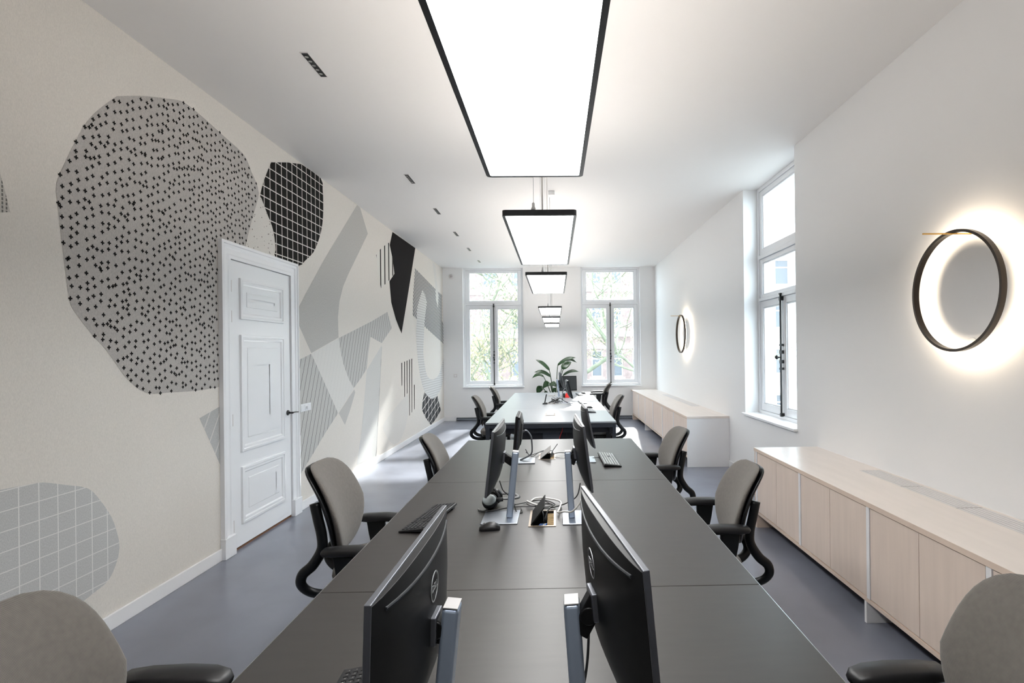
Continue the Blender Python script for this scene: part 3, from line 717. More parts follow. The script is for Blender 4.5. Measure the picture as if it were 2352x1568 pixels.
# ------------------------------------------------------------------ hanging lamps
def rounded_rect(x0, x1, y0, y1, r, n=5):
    out = []
    for (cx, cy, a0) in ((x1 - r, y1 - r, 0), (x0 + r, y1 - r, 90), (x0 + r, y0 + r, 180), (x1 - r, y0 + r, 270)):
        for k in range(n + 1):
            a = R_(a0 + 90 * k / n); out.append((cx + r * math.cos(a), cy + r * math.sin(a)))
    return out
def pendant(label, y0, y1):
    xc, w, z0, z1 = -0.058, 0.306, 2.18, 2.203
    p = thing('pendant_lamp', label, 'lamp', (xc, (y0 + y1) / 2, z0), group='flat hanging lamps in a row')
    hw, hl = w / 2, (y1 - y0) / 2
    o, i = rounded_rect(-hw, hw, -hl, hl, 0.016), rounded_rect(-hw + 0.0125, hw - 0.0125, -hl + 0.0125, hl - 0.0125, 0.006)
    n = len(o); vs = [(a, b, z) for z in (0, z1 - z0) for a, b in o] + [(a, b, z) for z in (0, z1 - z0) for a, b in i]
    fs = []
    for k in range(n):
        k2 = (k + 1) % n
        fs += [(k, k2, n + k2, n + k), (2 * n + k, 3 * n + k, 3 * n + k2, 2 * n + k2), (k, 2 * n + k, 2 * n + k2, k2), (n + k, n + k2, 3 * n + k2, 3 * n + k)]
    MB().add(vs, fs).build('lamp_frame', 'lamp_frame', p)
    MB().box(-hw + 0.0125, hw - 0.0125, -hl + 0.0125, hl - 0.0125, 0.002, 0.006).build('diffuser', 'lamp_panel', p)
    MB().box(-hw + 0.0125, hw - 0.0125, -hl + 0.0125, hl - 0.0125, 0.010, 0.016).build('top_plate', 'lamp_frame', p)
    MB().box(-hw + 0.05, hw - 0.05, -hl + 0.08, hl - 0.08, 0.0165, 0.019).build('uplight', 'lamp_uplight', p)
    dz = z1 - z0
    for sy in (-1, 1):
        yy = sy * (hl - 0.03)
        MB().lathe([(0.010, dz - 0.001), (0.010, dz + 0.012), (0.006, dz + 0.02), (0.006, dz + 0.034), (0.002, dz + 0.038)], (-0.025, yy, 0), n=12).build('wire_grip', 'wire_steel', p, smooth=True)
        MB().tube([(-0.025, yy, dz + 0.02), (-0.025, yy, H - z0)], 0.0009, 5).build('wire', 'wire_steel', p)
    yy = -(hl - 0.03)
    MB().tube([(0.012, yy, dz), (0.012, yy, H - z0 - 0.05)], 0.0035, 6).build('power_cable', 'clear_cable', p)
    MB().box(-0.005, 0.075, yy - 0.12, yy + 0.12, H - z0 - 0.05, H - z0 - 0.001).build('ceiling_box', 'white_paint', p, bevel=0.004)
pendant('large flat lamp over the near end of the long desk', 0.46, 1.745)
pendant('flat hanging lamp above the headphones on the desk', 2.23, 3.50)
pendant('flat hanging lamp above the open cable flap with crossed cables', 3.96, 5.225)
pendant('flat hanging lamp over the desk edge with the red cable below', 6.93, 8.22)
pendant('flat hanging lamp above the tangled cables near the end wall', 8.95, 10.24)
pendant('flat hanging lamp closest to the plant by the end wall', 10.95, 12.22)

# ------------------------------------------------------------------ recessed ceiling spots
spot_l = ['black recessed ceiling spot above the large crossed mural shape', 'black recessed ceiling spot beside the black gridded mural shape', 'black recessed ceiling spot level with the top of the slanting grey band',
          'black recessed ceiling spot just past the slanting grey band', 'black recessed ceiling spot beside the black dagger shape', 'black recessed ceiling spot by the corner with the wall siren']
for lab, (ya, yb) in zip(spot_l, ((3.675, 4.003), (6.179, 6.513), (7.629, 7.965), (9.111, 9.46), (10.513, 10.84), (11.93, 12.24))):
    s = thing('ceiling_spot', lab, 'spotlight', (-1.66, (ya + yb) / 2, H), group='recessed ceiling spots')
    hl = (yb - ya) / 2
    MB().plate(-0.028, 0.028, -hl, hl, -0.004, -0.0005, -0.022, 0.022, -hl + 0.006, hl - 0.006).build('trim_frame', 'grille_white', s)
    MB().box(-0.022, 0.022, -hl + 0.006, hl - 0.006, -0.0035, -0.0012).build('baffle', 'spot_black', s)
    for k in range(5):
        MB().lathe([(0.013, -0.0055), (0.011, -0.0036), (0.0, -0.0036)], (-0.004, (k - 2) * 0.056, 0), n=12).build('lens', 'spot_lens', s)

# ------------------------------------------------------------------ ring wall lamps
def ring_lamp(label, yc, zc):
    g = thing('ring_wall_lamp', label, 'wall lamp', (R, yc, zc), group='ring wall lamps')
    Rr, xo = 0.342, -0.105
    MB().torus((xo, 0, 0), Rr, 0.0078, 0.0126, n=96, sq=True).build('ring', 'ring_bronze', g, smooth=False)
    N = 96; A, Bp, Cp = (Rr + 0.0050, xo + 0.0122), (Rr - 0.0070, xo + 0.0225), (Rr - 0.0075, xo + 0.0120)
    pt = lambda q, k: (q[1], q[0] * math.cos(2 * PI * k / N), q[0] * math.sin(2 * PI * k / N))
    sec = [pt(q, k) for k in range(N) for q in (A, Bp)]
    MB().add(sec, [(2 * k, 2 * k + 1, (2 * k + 3) % (2 * N), (2 * k + 2) % (2 * N)) for k in range(N)]).build('light_strip', 'ring_led', g)
    sec = [pt(q, k) for k in range(N) for q in ((Bp[0] - 0.0005, Bp[1]), (Cp[0], Cp[1]))]
    MB().add(sec, [(2 * k, 2 * k + 1, (2 * k + 3) % (2 * N), (2 * k + 2) % (2 * N)) for k in range(N)]).build('inner_band', 'ring_bronze', g)
    MB().torus((xo + 0.0143, 0, 0), Rr + 0.0067, 0.0008, 0.0028, n=96, sq=True).build('outer_band', 'ring_bronze', g)
    MB().tube([(-0.001, 0.0, Rr - 0.012), (-0.285, 0.0, Rr - 0.012)], 0.0042, 10).build('rod', 'brass', g)
    MB().lathe([(0.0, -0.006), (0.042, -0.006), (0.044, -0.004), (0.044, -0.001)], (0, 0, -Rr + 0.03), axis='X', n=32).build('wall_plate', 'white_paint', g)
    MB().tube(spline([(-0.006, 0, -Rr + 0.03), (-0.05, 0, -Rr + 0.01), (xo + 0.012, 0, -Rr + 0.002)], 4), 0.0012, 6).build('lead', 'clear_cable', g)
ring_lamp('thin bronze ring wall lamp above the slotted sideboard grille', 3.095, 1.945)
ring_lamp('thin bronze ring wall lamp between the side window and end wall', 9.93, 1.925)

# ------------------------------------------------------------------ small wall fittings
sw = thing('light_switch', 'white double switch plate beside the panelled door', 'switch', (-L, 5.84, 1.062))
MB().box(0, 0.009, -0.12, 0.12, -0.04, 0.04).build('plate', 'gloss_white', sw, bevel=0.002)
for k in (-0.078, 0.0): MB().box(0.009, 0.012, k - 0.03, k + 0.03, -0.029, 0.029).build('rocker', 'gloss_white', sw, bevel=0.002)
MB().box(0.009, 0.011, 0.045, 0.112, -0.03, 0.03).build('cover', 'gloss_white', sw, bevel=0.002)
MB().lathe([(0.0, 0.02), (0.012, 0.02), (0.014, 0.0)], (0.011, 0.0, 0.0), axis='X', n=16).build('dimmer_knob', 'gloss_white', sw)
so = thing('wall_socket', 'small white socket plate on the end wall', 'socket', (-2.38, B, 1.08))
MB().box(-0.04, 0.04, -0.009, 0, -0.04, 0.04).build('plate', 'grille_white', so, bevel=0.003)
MB().lathe([(0.0, -0.0095), (0.02, -0.0095), (0.022, -0.0092)], (0, 0, 0), axis='Y', n=20).build('insert', 'skirting_white', so)
si = thing('wall_siren', 'round white alarm sounder high on the end wall', 'alarm', (-2.452, B, 3.438))
MB().lathe([(0.0, -0.045), (0.03, -0.045), (0.044, -0.036), (0.05, -0.02), (0.05, -0.001)], (0, 0, 0), axis='Y', n=28).build('body', 'grille_white', si, smooth=True)
MB().torus((0, -0.042, 0), 0.028, 0.0035, 0.004, axis='Y', n=32, m=8).build('sound_ring', 'monitor_edge', si)
MB().lathe([(0.0, -0.049), (0.011, -0.049), (0.012, -0.044)], (0, 0, 0), axis='Y', n=20).build('centre_cap', 'plate_grey', si)

# ------------------------------------------------------------------ desk chairs (facing local +X)
def pillow(mb, z0, z1, W, xc, tf, tb, nt=20, nw=20, n=(4.8, 2.5), cup=0.05, taper=(0.10, 0.20)):
    """upholstered panel: outline in Y/Z, xc(t) centre line, tf/tb thickness front/back"""
    rings = []
    for i in range(nt + 1):
        t = -math.cos(PI * i / nt)                       # denser near the ends
        z = (z0 + z1) / 2 + (z1 - z0) / 2 * t
        nn = n[0] if t > 0 else n[1]
        hw = W * max(0.0, 1 - abs(t) ** nn) ** (1 / nn) * (1 - taper[0] * max(0, t) - taper[1] * max(0, -t))
        ed = max(0.0, 1 - abs(t) ** 6) ** 0.5
        ring = []
        for k in range(2 * nw):
            a = 2 * PI * k / (2 * nw); c, s = math.cos(a), math.sin(a)
            y = hw * (abs(c) ** 0.75) * (1 if c >= 0 else -1)
            x = xc(t) + cup * (y / W) ** 2 + (tf if s > 0 else tb) * (abs(s) ** 0.75) * (1 if s > 0 else -1) * ed
            ring.append((x, y, z))
        rings.append(ring)
    vs = [v for r in rings for v in r]; m = 2 * nw; fs = []
    for i in range(nt):
        for k in range(m):
            k2 = (k + 1) % m; fs.append((i * m + k, i * m + k2, (i + 1) * m + k2, (i + 1) * m + k))
    fs.append(tuple(range(m))); fs.append(tuple(range(nt * m, nt * m + m)))
    return mb.add(vs, fs)
def slab(mb, x0, x1, W, z0, z1, nt=16, n=3.4, drop=0.03):
    """seat cushion"""
    nu = 40; rings = []
    for j, (zf, sc) in enumerate(((0, 0.86), (0.12, 0.96), (0.45, 1.0), (0.75, 0.985), (0.93, 0.93), (1.0, 0.80), (1.03, 0.4), (1.035, 0.02))):
        ring = []
        for k in range(nu):
            a = 2 * PI * k / nu; c, s = math.cos(a), math.sin(a)
            u = (abs(c) ** (2 / n)) * (1 if c >= 0 else -1); v = (abs(s) ** (2 / n)) * (1 if s >= 0 else -1)
            x = (x0 + x1) / 2 + (x1 - x0) / 2 * u * sc; y = W * v * sc * (1 - 0.06 * u)
            z = z0 + (z1 - z0) * zf - drop * max(0, u) ** 3 * (1 if zf > 0.3 else 0.5)
            ring.append((x, y, z))
        rings.append(ring)
    vs = [v for r in rings for v in r]; fs = []
    for i in range(len(rings) - 1):
        for k in range(nu):
            k2 = (k + 1) % nu; fs.append((i * nu + k, i * nu + k2, (i + 1) * nu + k2, (i + 1) * nu + k))
    fs.append(tuple(range(nu))); fs.append(tuple(range((len(rings) - 1) * nu, len(rings) * nu)))
    return mb.add(vs, fs)
def loft_x(mb, secs):
    """closed loft through sections; each a list of points"""
    m = len(secs[0]); vs = [v for s in secs for v in s]; fs = []
    for i in range(len(secs) - 1):
        for k in range(m):
            k2 = (k + 1) % m; fs.append((i * m + k, i * m + k2, (i + 1) * m + k2, (i + 1) * m + k))
    fs.append(tuple(range(m))); fs.append(tuple(range((len(secs) - 1) * m, len(secs) * m)))
    return mb.add(vs, fs)
UP = ('seat', 'seat_pan', 'backrest', 'back_shell', 'back_bracket', 'armrest', 'mechanism', 'lever')
def make_chair():
    c = thing('desk_chair', 'x', 'chair')
    xc = lambda t: -0.185 - 0.045 * t - 0.045 * (t + 0.25) ** 2 - 0.026
    pillow(MB(), 0.535, 1.0, 0.232, xc, 0.034, 0.018).build('backrest', 'chair_fabric', c, smooth=True)
    pillow(MB(), 0.55, 0.99, 0.25, lambda t: xc(t) - 0.022, 0.014, 0.022, n=(5.2, 2.7)).build('back_shell', 'black_plastic', c, smooth=True)
    slab(MB(), -0.215, 0.265, 0.24, 0.415, 0.49).build('seat', 'chair_fabric', c, smooth=True)
    slab(MB(), -0.19, 0.24, 0.215, 0.385, 0.42).build('seat_pan', 'black_plastic', c, smooth=True)
    for s in (-1, 1):
        P = [(-0.262, 0.205, 0.83), (-0.245, 0.207, 0.75), (-0.228, 0.208, 0.67), (-0.230, 0.207, 0.60), (-0.275, 0.203, 0.525), (-0.328, 0.195, 0.475), (-0.336, 0.185, 0.42), (-0.29, 0.17, 0.375), (-0.20, 0.15, 0.358), (-0.05, 0.10, 0.36)]
        P = [(x, s * y, z) for x, y, z in P]
        MB().tube(spline(P, 6), 0.026, 12, ry=0.019).build('back_bracket', 'black_plastic', c, smooth=True)
        secs = []
        for (x, w, zt, zb) in ((-0.205, 0.020, 0.662, 0.645), (-0.195, 0.034, 0.672, 0.640), (-0.14, 0.040, 0.676, 0.636), (-0.04, 0.041, 0.677, 0.636), (0.03, 0.040, 0.672, 0.634), (0.065, 0.034, 0.664, 0.632), (0.082, 0.018, 0.652, 0.634)):
            yc = s * 0.275; e = 0.009
            secs.append([(x, yc - w, zb + e), (x, yc - w + e, zb), (x, yc + w - e, zb), (x, yc + w, zb + e), (x, yc + w, zt - e), (x, yc + w - e, zt - 0.002), (x, yc, zt), (x, yc - w + e, zt - 0.002), (x, yc - w, zt - e)])
        arm = loft_x(MB(), secs).build('armrest', 'soft_black', c, smooth=True)
        po = MB(); yc = s * 0.278; t = 0.016
        secs = [[(x0, yc - t, z), (x1, yc - t, z), (x1, yc + t, z), (x0, yc + t, z)] for (x0, x1, z) in ((-0.150, -0.045, 0.638), (-0.138, -0.048, 0.56), (-0.118, -0.048, 0.47), (-0.115, -0.035, 0.40), (-0.11, -0.03, 0.372))]
        loft_x(po, secs); po.box(-0.105, -0.035, s * 0.09, s * 0.29, 0.358, 0.382)
        po.build('arm_post', 'black_plastic', arm, bevel=0.005)
    MB().box(-0.12, 0.10, -0.08, 0.08, 0.34, 0.388).build('mechanism', 'black_plastic', c, bevel=0.01)
    MB().tube([(0.02, -0.08, 0.365), (0.02, -0.24, 0.36)], 0.006, 8).build('lever', 'black_plastic', c)
    MB().lathe([(0.026, 0.075), (0.026, 0.20), (0.014, 0.202), (0.014, 0.42)], (0, 0, 0), n=16).build('gas_lift', 'black_plastic', c, smooth=False)
    MB().lathe([(0.045, 0.06), (0.05, 0.075), (0.045, 0.105), (0.03, 0.11)], (0, 0, 0), n=20).build('hub', 'soft_black', c)
    for k in range(5):
        a = 2 * PI * k / 5 + 0.3; M = Matrix.Rotation(a, 4, 'Z')
        lg = MB(); loft_x(lg, [[(x, -w, zb), (x, w, zb), (x, w * 0.8, zt), (x, -w * 0.8, zt)] for (x, w, zb, zt) in ((0.03, 0.026, 0.065, 0.105), (0.16, 0.021, 0.065, 0.095), (0.30, 0.016, 0.062, 0.082))])
        leg = lg.rot(M).build('base_leg', 'soft_black', c)
        ca = MB().lathe([(0.0, -0.024), (0.024, -0.024), (0.027, -0.018), (0.027, -0.004), (0.02, -0.003), (0.02, 0.003), (0.027, 0.004), (0.027, 0.018), (0.024, 0.024), (0.0, 0.024)], (0, 0, 0), axis='Y', n=16)
        ca.box(-0.008, 0.008, -0.008, 0.008, 0.02, 0.045)
        ca.rot(Matrix.Translation((0.29 * math.cos(a), 0.29 * math.sin(a), 0.0275)) @ Matrix.Rotation(a + 0.8 * k, 4, 'Z')).build('caster', 'black_plastic', leg)
    return c
chair0 = make_chair()
CH = [  # label, x, y, turn, back dz, arm dz
    ('grey fabric desk chair beside the grey oval mural shape with thin grid', -0.966, 1.22, 0.03, 0.06, 0.095),
    ('grey fabric desk chair in front of the panelled door, facing the keyboard', -0.945, 2.93, 0.05, 0.055, 0.012),
    ('grey fabric desk chair tucked under the desk beyond the keyboard, mural side', -0.80, 4.66, 0.02, -0.07, -0.10),
    ('grey fabric desk chair by the near sideboard, beside the fifth cabinet from the side window', 0.93, 1.29, PI + 0.02, 0.02, 0.02),
    ('grey fabric desk chair beside the birch cabinets next to the side window', 0.84, 3.19, PI - 0.03, -0.045, 0.0),
    ('grey fabric desk chair in front of the broad white end panel', 0.80, 4.74, PI + 0.06, -0.055, 0.0),
    ('grey fabric desk chair at the corner of the far desk, mural side', -0.94, 8.40, 0.03, -0.035, -0.01),
    ('grey fabric desk chair under the left end-wall window', -0.93, 10.55, 0.04, -0.03, -0.01),
    ('grey fabric desk chair at the far desk between desk corner and birch cabinets', 0.70, 8.35, PI, -0.045, -0.10),
    ('grey fabric desk chair turned away from the far desk, under the right end-wall window', 0.765, 10.75, PI - 0.10, 0.0, 0.15),
]
for i, (lab, x, y, rz, bdz, adz) in enumerate(CH):
    o = chair0 if i == len(CH) - 1 else copy_tree(chair0)
    o.location = (x, y, 0); o.rotation_euler = (0, 0, rz)
    tag(o, lab, 'chair', 'grey desk chairs')
    for ch in o.children:
        k = ch.name.split('.')[0]
        if k in ('backrest', 'back_shell', 'back_bracket', 'seat', 'seat_pan', 'mechanism', 'lever'): ch.location.z = bdz if k != 'seat' and k != 'seat_pan' else bdz
        elif k == 'armrest': ch.location.z = adz

# ------------------------------------------------------------------ monitors (screen faces local +X)
def monitor(label, loc, rz, top_z, px, w=0.545, h=0.322, tilt=6.0, pyaw=0.0, lean=6.0, col_top=1.10, logo=True, base_rz=0.0):
    """px: local x of the panel front at mid height; heights are above the floor"""
    m = thing('monitor', label, 'monitor', (loc[0], loc[1], T), rz)
    zc = top_z - T - h / 2 * math.cos(R_(tilt))
    M = Matrix.Translation((px, 0, zc)) @ Matrix.Rotation(R_(pyaw), 4, 'Z') @ Matrix.Rotation(R_(-tilt), 4, 'Y')
    hw, hh = w / 2, h / 2
    pan = MB().box(-0.012, 0, -hw, hw, -hh, hh).rot(M).build('bezel', 'monitor_edge', m, bevel=0.002)
    MB().box(0.0, 0.0012, -hw + 0.008, hw - 0.008, -hh + 0.016, hh - 0.008).rot(M).build('screen', 'screen_glass', m)
    # curved back cover
    bk = MB(); ny, nz = 16, 8; vs, fs = [], []
    def dep(y, z):
        ty = abs(y) / (hw - 0.004); tz = abs(z) / (hh - 0.004)
        return -0.0125 - 0.034 * max(0, 1 - ty ** 2.4) * max(0.0, 1 - max(0, tz - 0.25) ** 2 * 1.2) - 0.003 * (1 - ty ** 8)
    for i in range(ny + 1):
        for j in range(nz + 1):
            y, z = (-1 + 2 * i / ny) * (hw - 0.004), (-1 + 2 * j / nz) * (hh - 0.004); vs.append((dep(y, z), y, z))
    for i in range(ny):
        for j in range(nz): a = i * (nz + 1) + j; fs.append((a, a + 1, a + nz + 2, a + nz + 1))
    n0 = len(vs)
    ring = [i * (nz + 1) for i in range(ny + 1)] + [ny * (nz + 1) + j for j in range(1, nz + 1)] + [i * (nz + 1) + nz for i in range(ny - 1, -1, -1)] + [j for j in range(nz - 1, 0, -1)]
    for r in ring: vs.append((-0.011, vs[r][1], vs[r][2]))
    for k in range(len(ring)):
        k2 = (k + 1) % len(ring); fs.append((ring[k], ring[k2], n0 + k2, n0 + k))
    back = bk.add(vs, fs).rot(M).build('back_cover', 'monitor_black', m, bevel=0.001)
    # curved slot along the top of the back
    sl, ed = MB(), MB(); P = []
    for k in range(13):
        y = (-0.42 + 0.84 * k / 12) * w; z = hh - 0.026 - 0.012 * (1 - (y / (0.42 * w)) ** 2); P.append((dep(y, z) - 0.0006, y, z))
    sl.tube(P, 0.0028, 6).rot(M).build('vent_slot', 'dark_recess', back)
    ed.tube([(x - 0.001, y, z - 0.0036) for x, y, z in P], 0.0006, 5).rot(M).build('slot_edge', 'plate_grey', back)
    if logo:
        lg = MB(); zl = 0.075
        lg.torus((dep(0, zl) - 0.0012, 0, zl), 0.030, 0.0016, 0.0006, n=40, sq=True)
        tv, tf = text_mesh('DELL', 0.021)
        lg.add([(dep(0, zl) - 0.0015 - v[2], -v[0], zl + v[1]) for v in tv], tf)
        lg.rot(M).build('logo', 'logo_grey', back)
    # stand
    cl = MB(); ln = col_top - T - 0.012
    Mc = Matrix.Translation((0, 0, 0.006)) @ Matrix.Rotation(R_(-lean), 4, 'Y')
    cl.box(-0.017, 0.017, -0.026, 0.026, 0, ln).rot(Mc).build('stand_column', 'alu_dark', m, bevel=0.008, seg=3)
    MB().box(-0.0155, 0.0155, -0.0245, 0.0245, ln, ln + 0.003).rot(Mc).build('column_cap', 'alu_cap', m, bevel=0.001)
    attach = M @ Vector((-0.045, 0, 0.0)); ca = Mc @ Vector((0.016, 0, ln - 0.055))
    hg = MB(); MB
    mid = (attach + ca) / 2
    hg.lathe([(0.0, -0.024), (0.019, -0.024), (0.019, 0.024), (0.0, 0.024)], mid, axis='Y', n=18)
    d = attach - ca; ang = math.atan2(d.z, d.x)
    hg.obox(mid, (d.length + 0.02, 0.042, 0.04), Matrix.Rotation(-ang, 3, 'Y'))
    hg.build('tilt_hinge', 'monitor_black', m, bevel=0.003)
    MB().box(-0.060, -0.046, -0.030, 0.030, -0.038, 0.022).rot(M).build('mount_plate', 'monitor_edge', m, bevel=0.003)
    Mb = Matrix.Rotation(base_rz, 4, 'Z')
    MB().box(-0.05, 0.14, -0.118, 0.118, 0.0, 0.007).rot(Mb).build('stand_base', 'alu', m, bevel=0.003, seg=3)
    return m
def old_monitor(label, loc, rz, top_z, w=0.41, h=0.29, tilt=5.0, px=0.06, pyaw=0.0):
    """older thick office monitor on a bent flat-bar stand"""
    m = thing('monitor', label, 'monitor', (loc[0], loc[1], T), rz)
    zc = top_z - T - h / 2
    M = Matrix.Translation((px, 0, zc)) @ Matrix.Rotation(R_(pyaw), 4, 'Z') @ Matrix.Rotation(R_(-tilt), 4, 'Y')
    hw, hh = w / 2, h / 2
    MB().box(-0.018, 0, -hw, hw, -hh, hh).rot(M).build('bezel', 'monitor_black', m, bevel=0.004)
    MB().box(0.0, 0.001, -hw + 0.014, hw - 0.014, -hh + 0.02, hh - 0.014).rot(M).build('screen', 'screen_glass', m)
    bk = MB(); loft_x(bk, [[(x, -a, -b), (x, a, -b), (x, a, b), (x, -a, b)] for (x, a, b) in ((-0.018, hw - 0.004, hh - 0.004), (-0.034, hw - 0.012, hh - 0.01), (-0.05, hw - 0.07, hh - 0.06), (-0.055, hw - 0.075, hh - 0.065))])
    back = bk.rot(M).build('back_cover', 'monitor_black', m, bevel=0.003)
    rb = MB()
    for k in range(24):
        z = -hh + 0.03 + k * (h - 0.06) / 23
        for s in (-1, 1): rb.add([(x, s * (hw - 0.011 - (-0.022 - x) * 0.35), z + q) for x in (-0.022, -0.034) for q in (-0.0018, 0.0018)] + [(x, s * (hw - 0.006 - (-0.022 - x) * 0.35), z + q) for x in (-0.022, -0.034) for q in (-0.0018, 0.0018)], [(0, 1, 3, 2), (4, 5, 7, 6), (0, 1, 5, 4), (2, 3, 7, 6), (0, 2, 6, 4), (1, 3, 7, 5)])
    rb.rot(M).build('vent_rib', 'plate_grey', back)['kind'] = 'stuff'
    at = M @ Vector((-0.055, 0, 0))
    P = spline([at, at + Vector((-0.03, 0, 0.012)), at + Vector((-0.065, 0, -0.03)), (at.x - 0.075, 0, 0.15), (at.x - 0.075, 0, 0.075), (at.x - 0.05, 0, 0.045), (at.x + 0.02, 0, 0.012)], 6)
    MB().tube(P, 0.017, 10, ry=0.0065).build('stand_loop', 'monitor_edge', m, smooth=True)
    MB().box(at.x - 0.10, at.x + 0.10, -0.10, 0.10, 0, 0.012).build('stand_base', 'alu', m, bevel=0.004)
    return m
monitor('near black office monitor with grey round logo, turned to the mural wall', (-0.258, 1.15), PI - R_(0.8), 1.222, 0.052, w=0.565, h=0.33, tilt=2.0)
monitor('near black office monitor with grey round logo, turned to the ring lamp', (0.05, 1.155), R_(-1), 1.268, 0.076, w=0.565, h=0.33, tilt=5.0, pyaw=8.5, lean=3.5)
monitor('black office monitor standing over the headphones', (-0.252, 2.905), PI, 1.238, 0.078, tilt=7.0, logo=False)
monitor('black office monitor with a white cable running past its stand', (0.079, 2.88), 0.0, 1.262, 0.070, tilt=7.0, pyaw=2.0, lean=3.0, logo=False)
old_monitor('older black office monitor with ribbed vents and bent loop stand', (-0.295, 4.39), PI + R_(1), 1.128, px=0.03)
monitor('black office monitor beside the light-keyed keyboard', (0.175, 4.42), 0.0, 1.186, 0.093, w=0.50, h=0.315, tilt=11.0, pyaw=1.5, lean=3.0, logo=False, col_top=1.02)
old_monitor('small black monitor seen side-on behind tangled cables on far desk', (0.235, 9.28), R_(4), 1.145, w=0.40, h=0.31, tilt=14.0, px=0.01)
monitor('black monitor on bright metal stand by the potted plant', (0.069, 10.70), R_(3), 1.225, 0.066, w=0.47, h=0.32, tilt=14.0, logo=False, col_top=1.09)
old_monitor('square black monitor facing down the room, in front of the plant', (0.25, 10.98), -PI / 2 + R_(10), 1.135, w=0.36, h=0.30, tilt=8.0, px=0.02)

# ------------------------------------------------------------------ keyboards and mice
def keyboard(label, x, y, rz, light=False, ln=0.44, wd=0.135):
    """long side along local Y, front edge on local +X"""
    k = thing('keyboard', label, 'keyboard', (x, y, T), rz, group='computer keyboards')
    hw, hl = wd / 2, ln / 2
    loft_x(MB(), [[(-hw, yy, 0.011), (hw, yy, 0.001), (hw, yy, 0.010), (-hw + 0.006, yy, 0.026), (-hw, yy, 0.022)] for yy in (-hl, hl)]).build('case', 'soft_black', k, bevel=0.003)
    ke, le = MB(), MB()
    zat = lambda x_: 0.0265 - (x_ + hw) * 0.0163 / wd
    rows = 6
    for r in range(rows):
        xk = -hw + 0.014 + r * (wd - 0.034) / 5
        blocks = ((-hl + 0.014, -hl + 0.29), (-hl + 0.298, -hl + 0.352), (-hl + 0.36, hl - 0.012))
        for bi, (ya, yb) in enumerate(blocks):
            nk = (15, 3, 4)[bi]
            if bi == 1 and r == 3: continue
            pit = (yb - ya) / nk; kk = 0
            while kk < nk:
                span = 6 if (bi == 0 and r == 5 and kk == 4) else 1
                y0, y1 = ya + kk * pit + 0.0012, ya + (kk + span) * pit - 0.0012
                x0, x1 = xk - 0.0078, xk + 0.0078
                za, zb = zat(x0) - 0.001, zat(x1) - 0.001
                ke.add([(x0, y0, za), (x1, y0, zb), (x1, y1, zb), (x0, y1, za), (x0 + 0.002, y0 + 0.0015, za + 0.0055), (x1 - 0.002, y0 + 0.0015, zb + 0.0055), (x1 - 0.002, y1 - 0.0015, zb + 0.0055), (x0 + 0.002, y1 - 0.0015, za + 0.0055)],
                       [(4, 5, 6, 7), (0, 1, 5, 4), (1, 2, 6, 5), (2, 3, 7, 6), (3, 0, 4, 7)])
                if span == 1:
                    ym = (y0 + y1) / 2; le.add([(x0 + 0.004, ym - 0.001, za + 0.0052), (x0 + 0.007, ym - 0.001, za + 0.0049), (x0 + 0.007, ym + 0.001, za + 0.0049), (x0 + 0.004, ym + 0.001, za + 0.0052)], [(0, 1, 2, 3)])
                kk += span
    o = ke.build('keys', 'key_grey' if light else 'key_black', k); o['kind'] = 'stuff'  # light means light grey keys without legends
    if not light:
        for i_, v in enumerate(le.v): le.v[i_] = (v[0], v[1], v[2] + 0.0009)
        o = le.build('key_legend', 'key_legend', k); o['kind'] = 'stuff'
    for s in (-1, 1): MB().box(-hw + 0.002, -hw + 0.016, s * (hl - 0.05) - 0.015, s * (hl - 0.05) + 0.015, 0.0, 0.012).build('foot', 'soft_black', k)
keyboard('black keyboard lying by the bottom edge of the near mural-side monitor', -0.515, 1.30, PI + 0.05)
keyboard('black keyboard in front of the chair by the panelled door', -0.675, 2.905, PI - 0.16, ln=0.47)
keyboard('black keyboard with light grey keys beside the sideboard-side monitor', 0.425, 4.37, 0.02, True, ln=0.50)
keyboard('light-keyed keyboard on the far desk with a mouse at its end', 0.505, 8.02, 0.03, True)
keyboard('keyboard on the far desk beside the side-on monitor', 0.47, 9.33, 0.05, True)
keyboard('keyboard on the far desk closest to the end wall', 0.50, 11.05, 0.1, True)
def mouse(label, x, y, rz, s=1.0):
    m = thing('computer_mouse', label, 'mouse', (x, y, T), rz, group='computer mice')
    secs = []
    for (xx, w, h) in ((-0.052, 0.012, 0.012), (-0.046, 0.024, 0.024), (-0.025, 0.031, 0.036), (0.0, 0.031, 0.038), (0.025, 0.029, 0.031), (0.044, 0.026, 0.02), (0.052, 0.016, 0.012)):
        secs.append([(xx, w * math.cos(PI * k / 10) , max(0.002, h * math.sin(PI * k / 10) ** 0.7) if 0 < k < 10 else 0.001) for k in range(11)])
    loft_x(MB(), secs).build('shell', 'soft_black', m, smooth=True)
    MB().lathe([(0.0, -0.004), (0.009, -0.004), (0.009, 0.004), (0.0, 0.004)], (0.026, 0, 0.027), axis='Y', n=14).build('scroll_wheel', 'key_grey', m)
    secs = [[(a[0], a[1] * 1.01, a[2] * 0.45 + 0.0) for a in s_] for s_ in secs]
    loft_x(MB(), secs).build('grip_side', 'plate_grey', m, smooth=True)
mouse('black computer mouse beside the stand base and headphones', -0.335, 2.715, PI + 0.1)
mouse('black computer mouse above the keyboard on the far desk', 0.525, 8.44, 0.2)
mouse('black computer mouse by the keyboard closest to the end wall', 0.58, 11.33, 0.3)

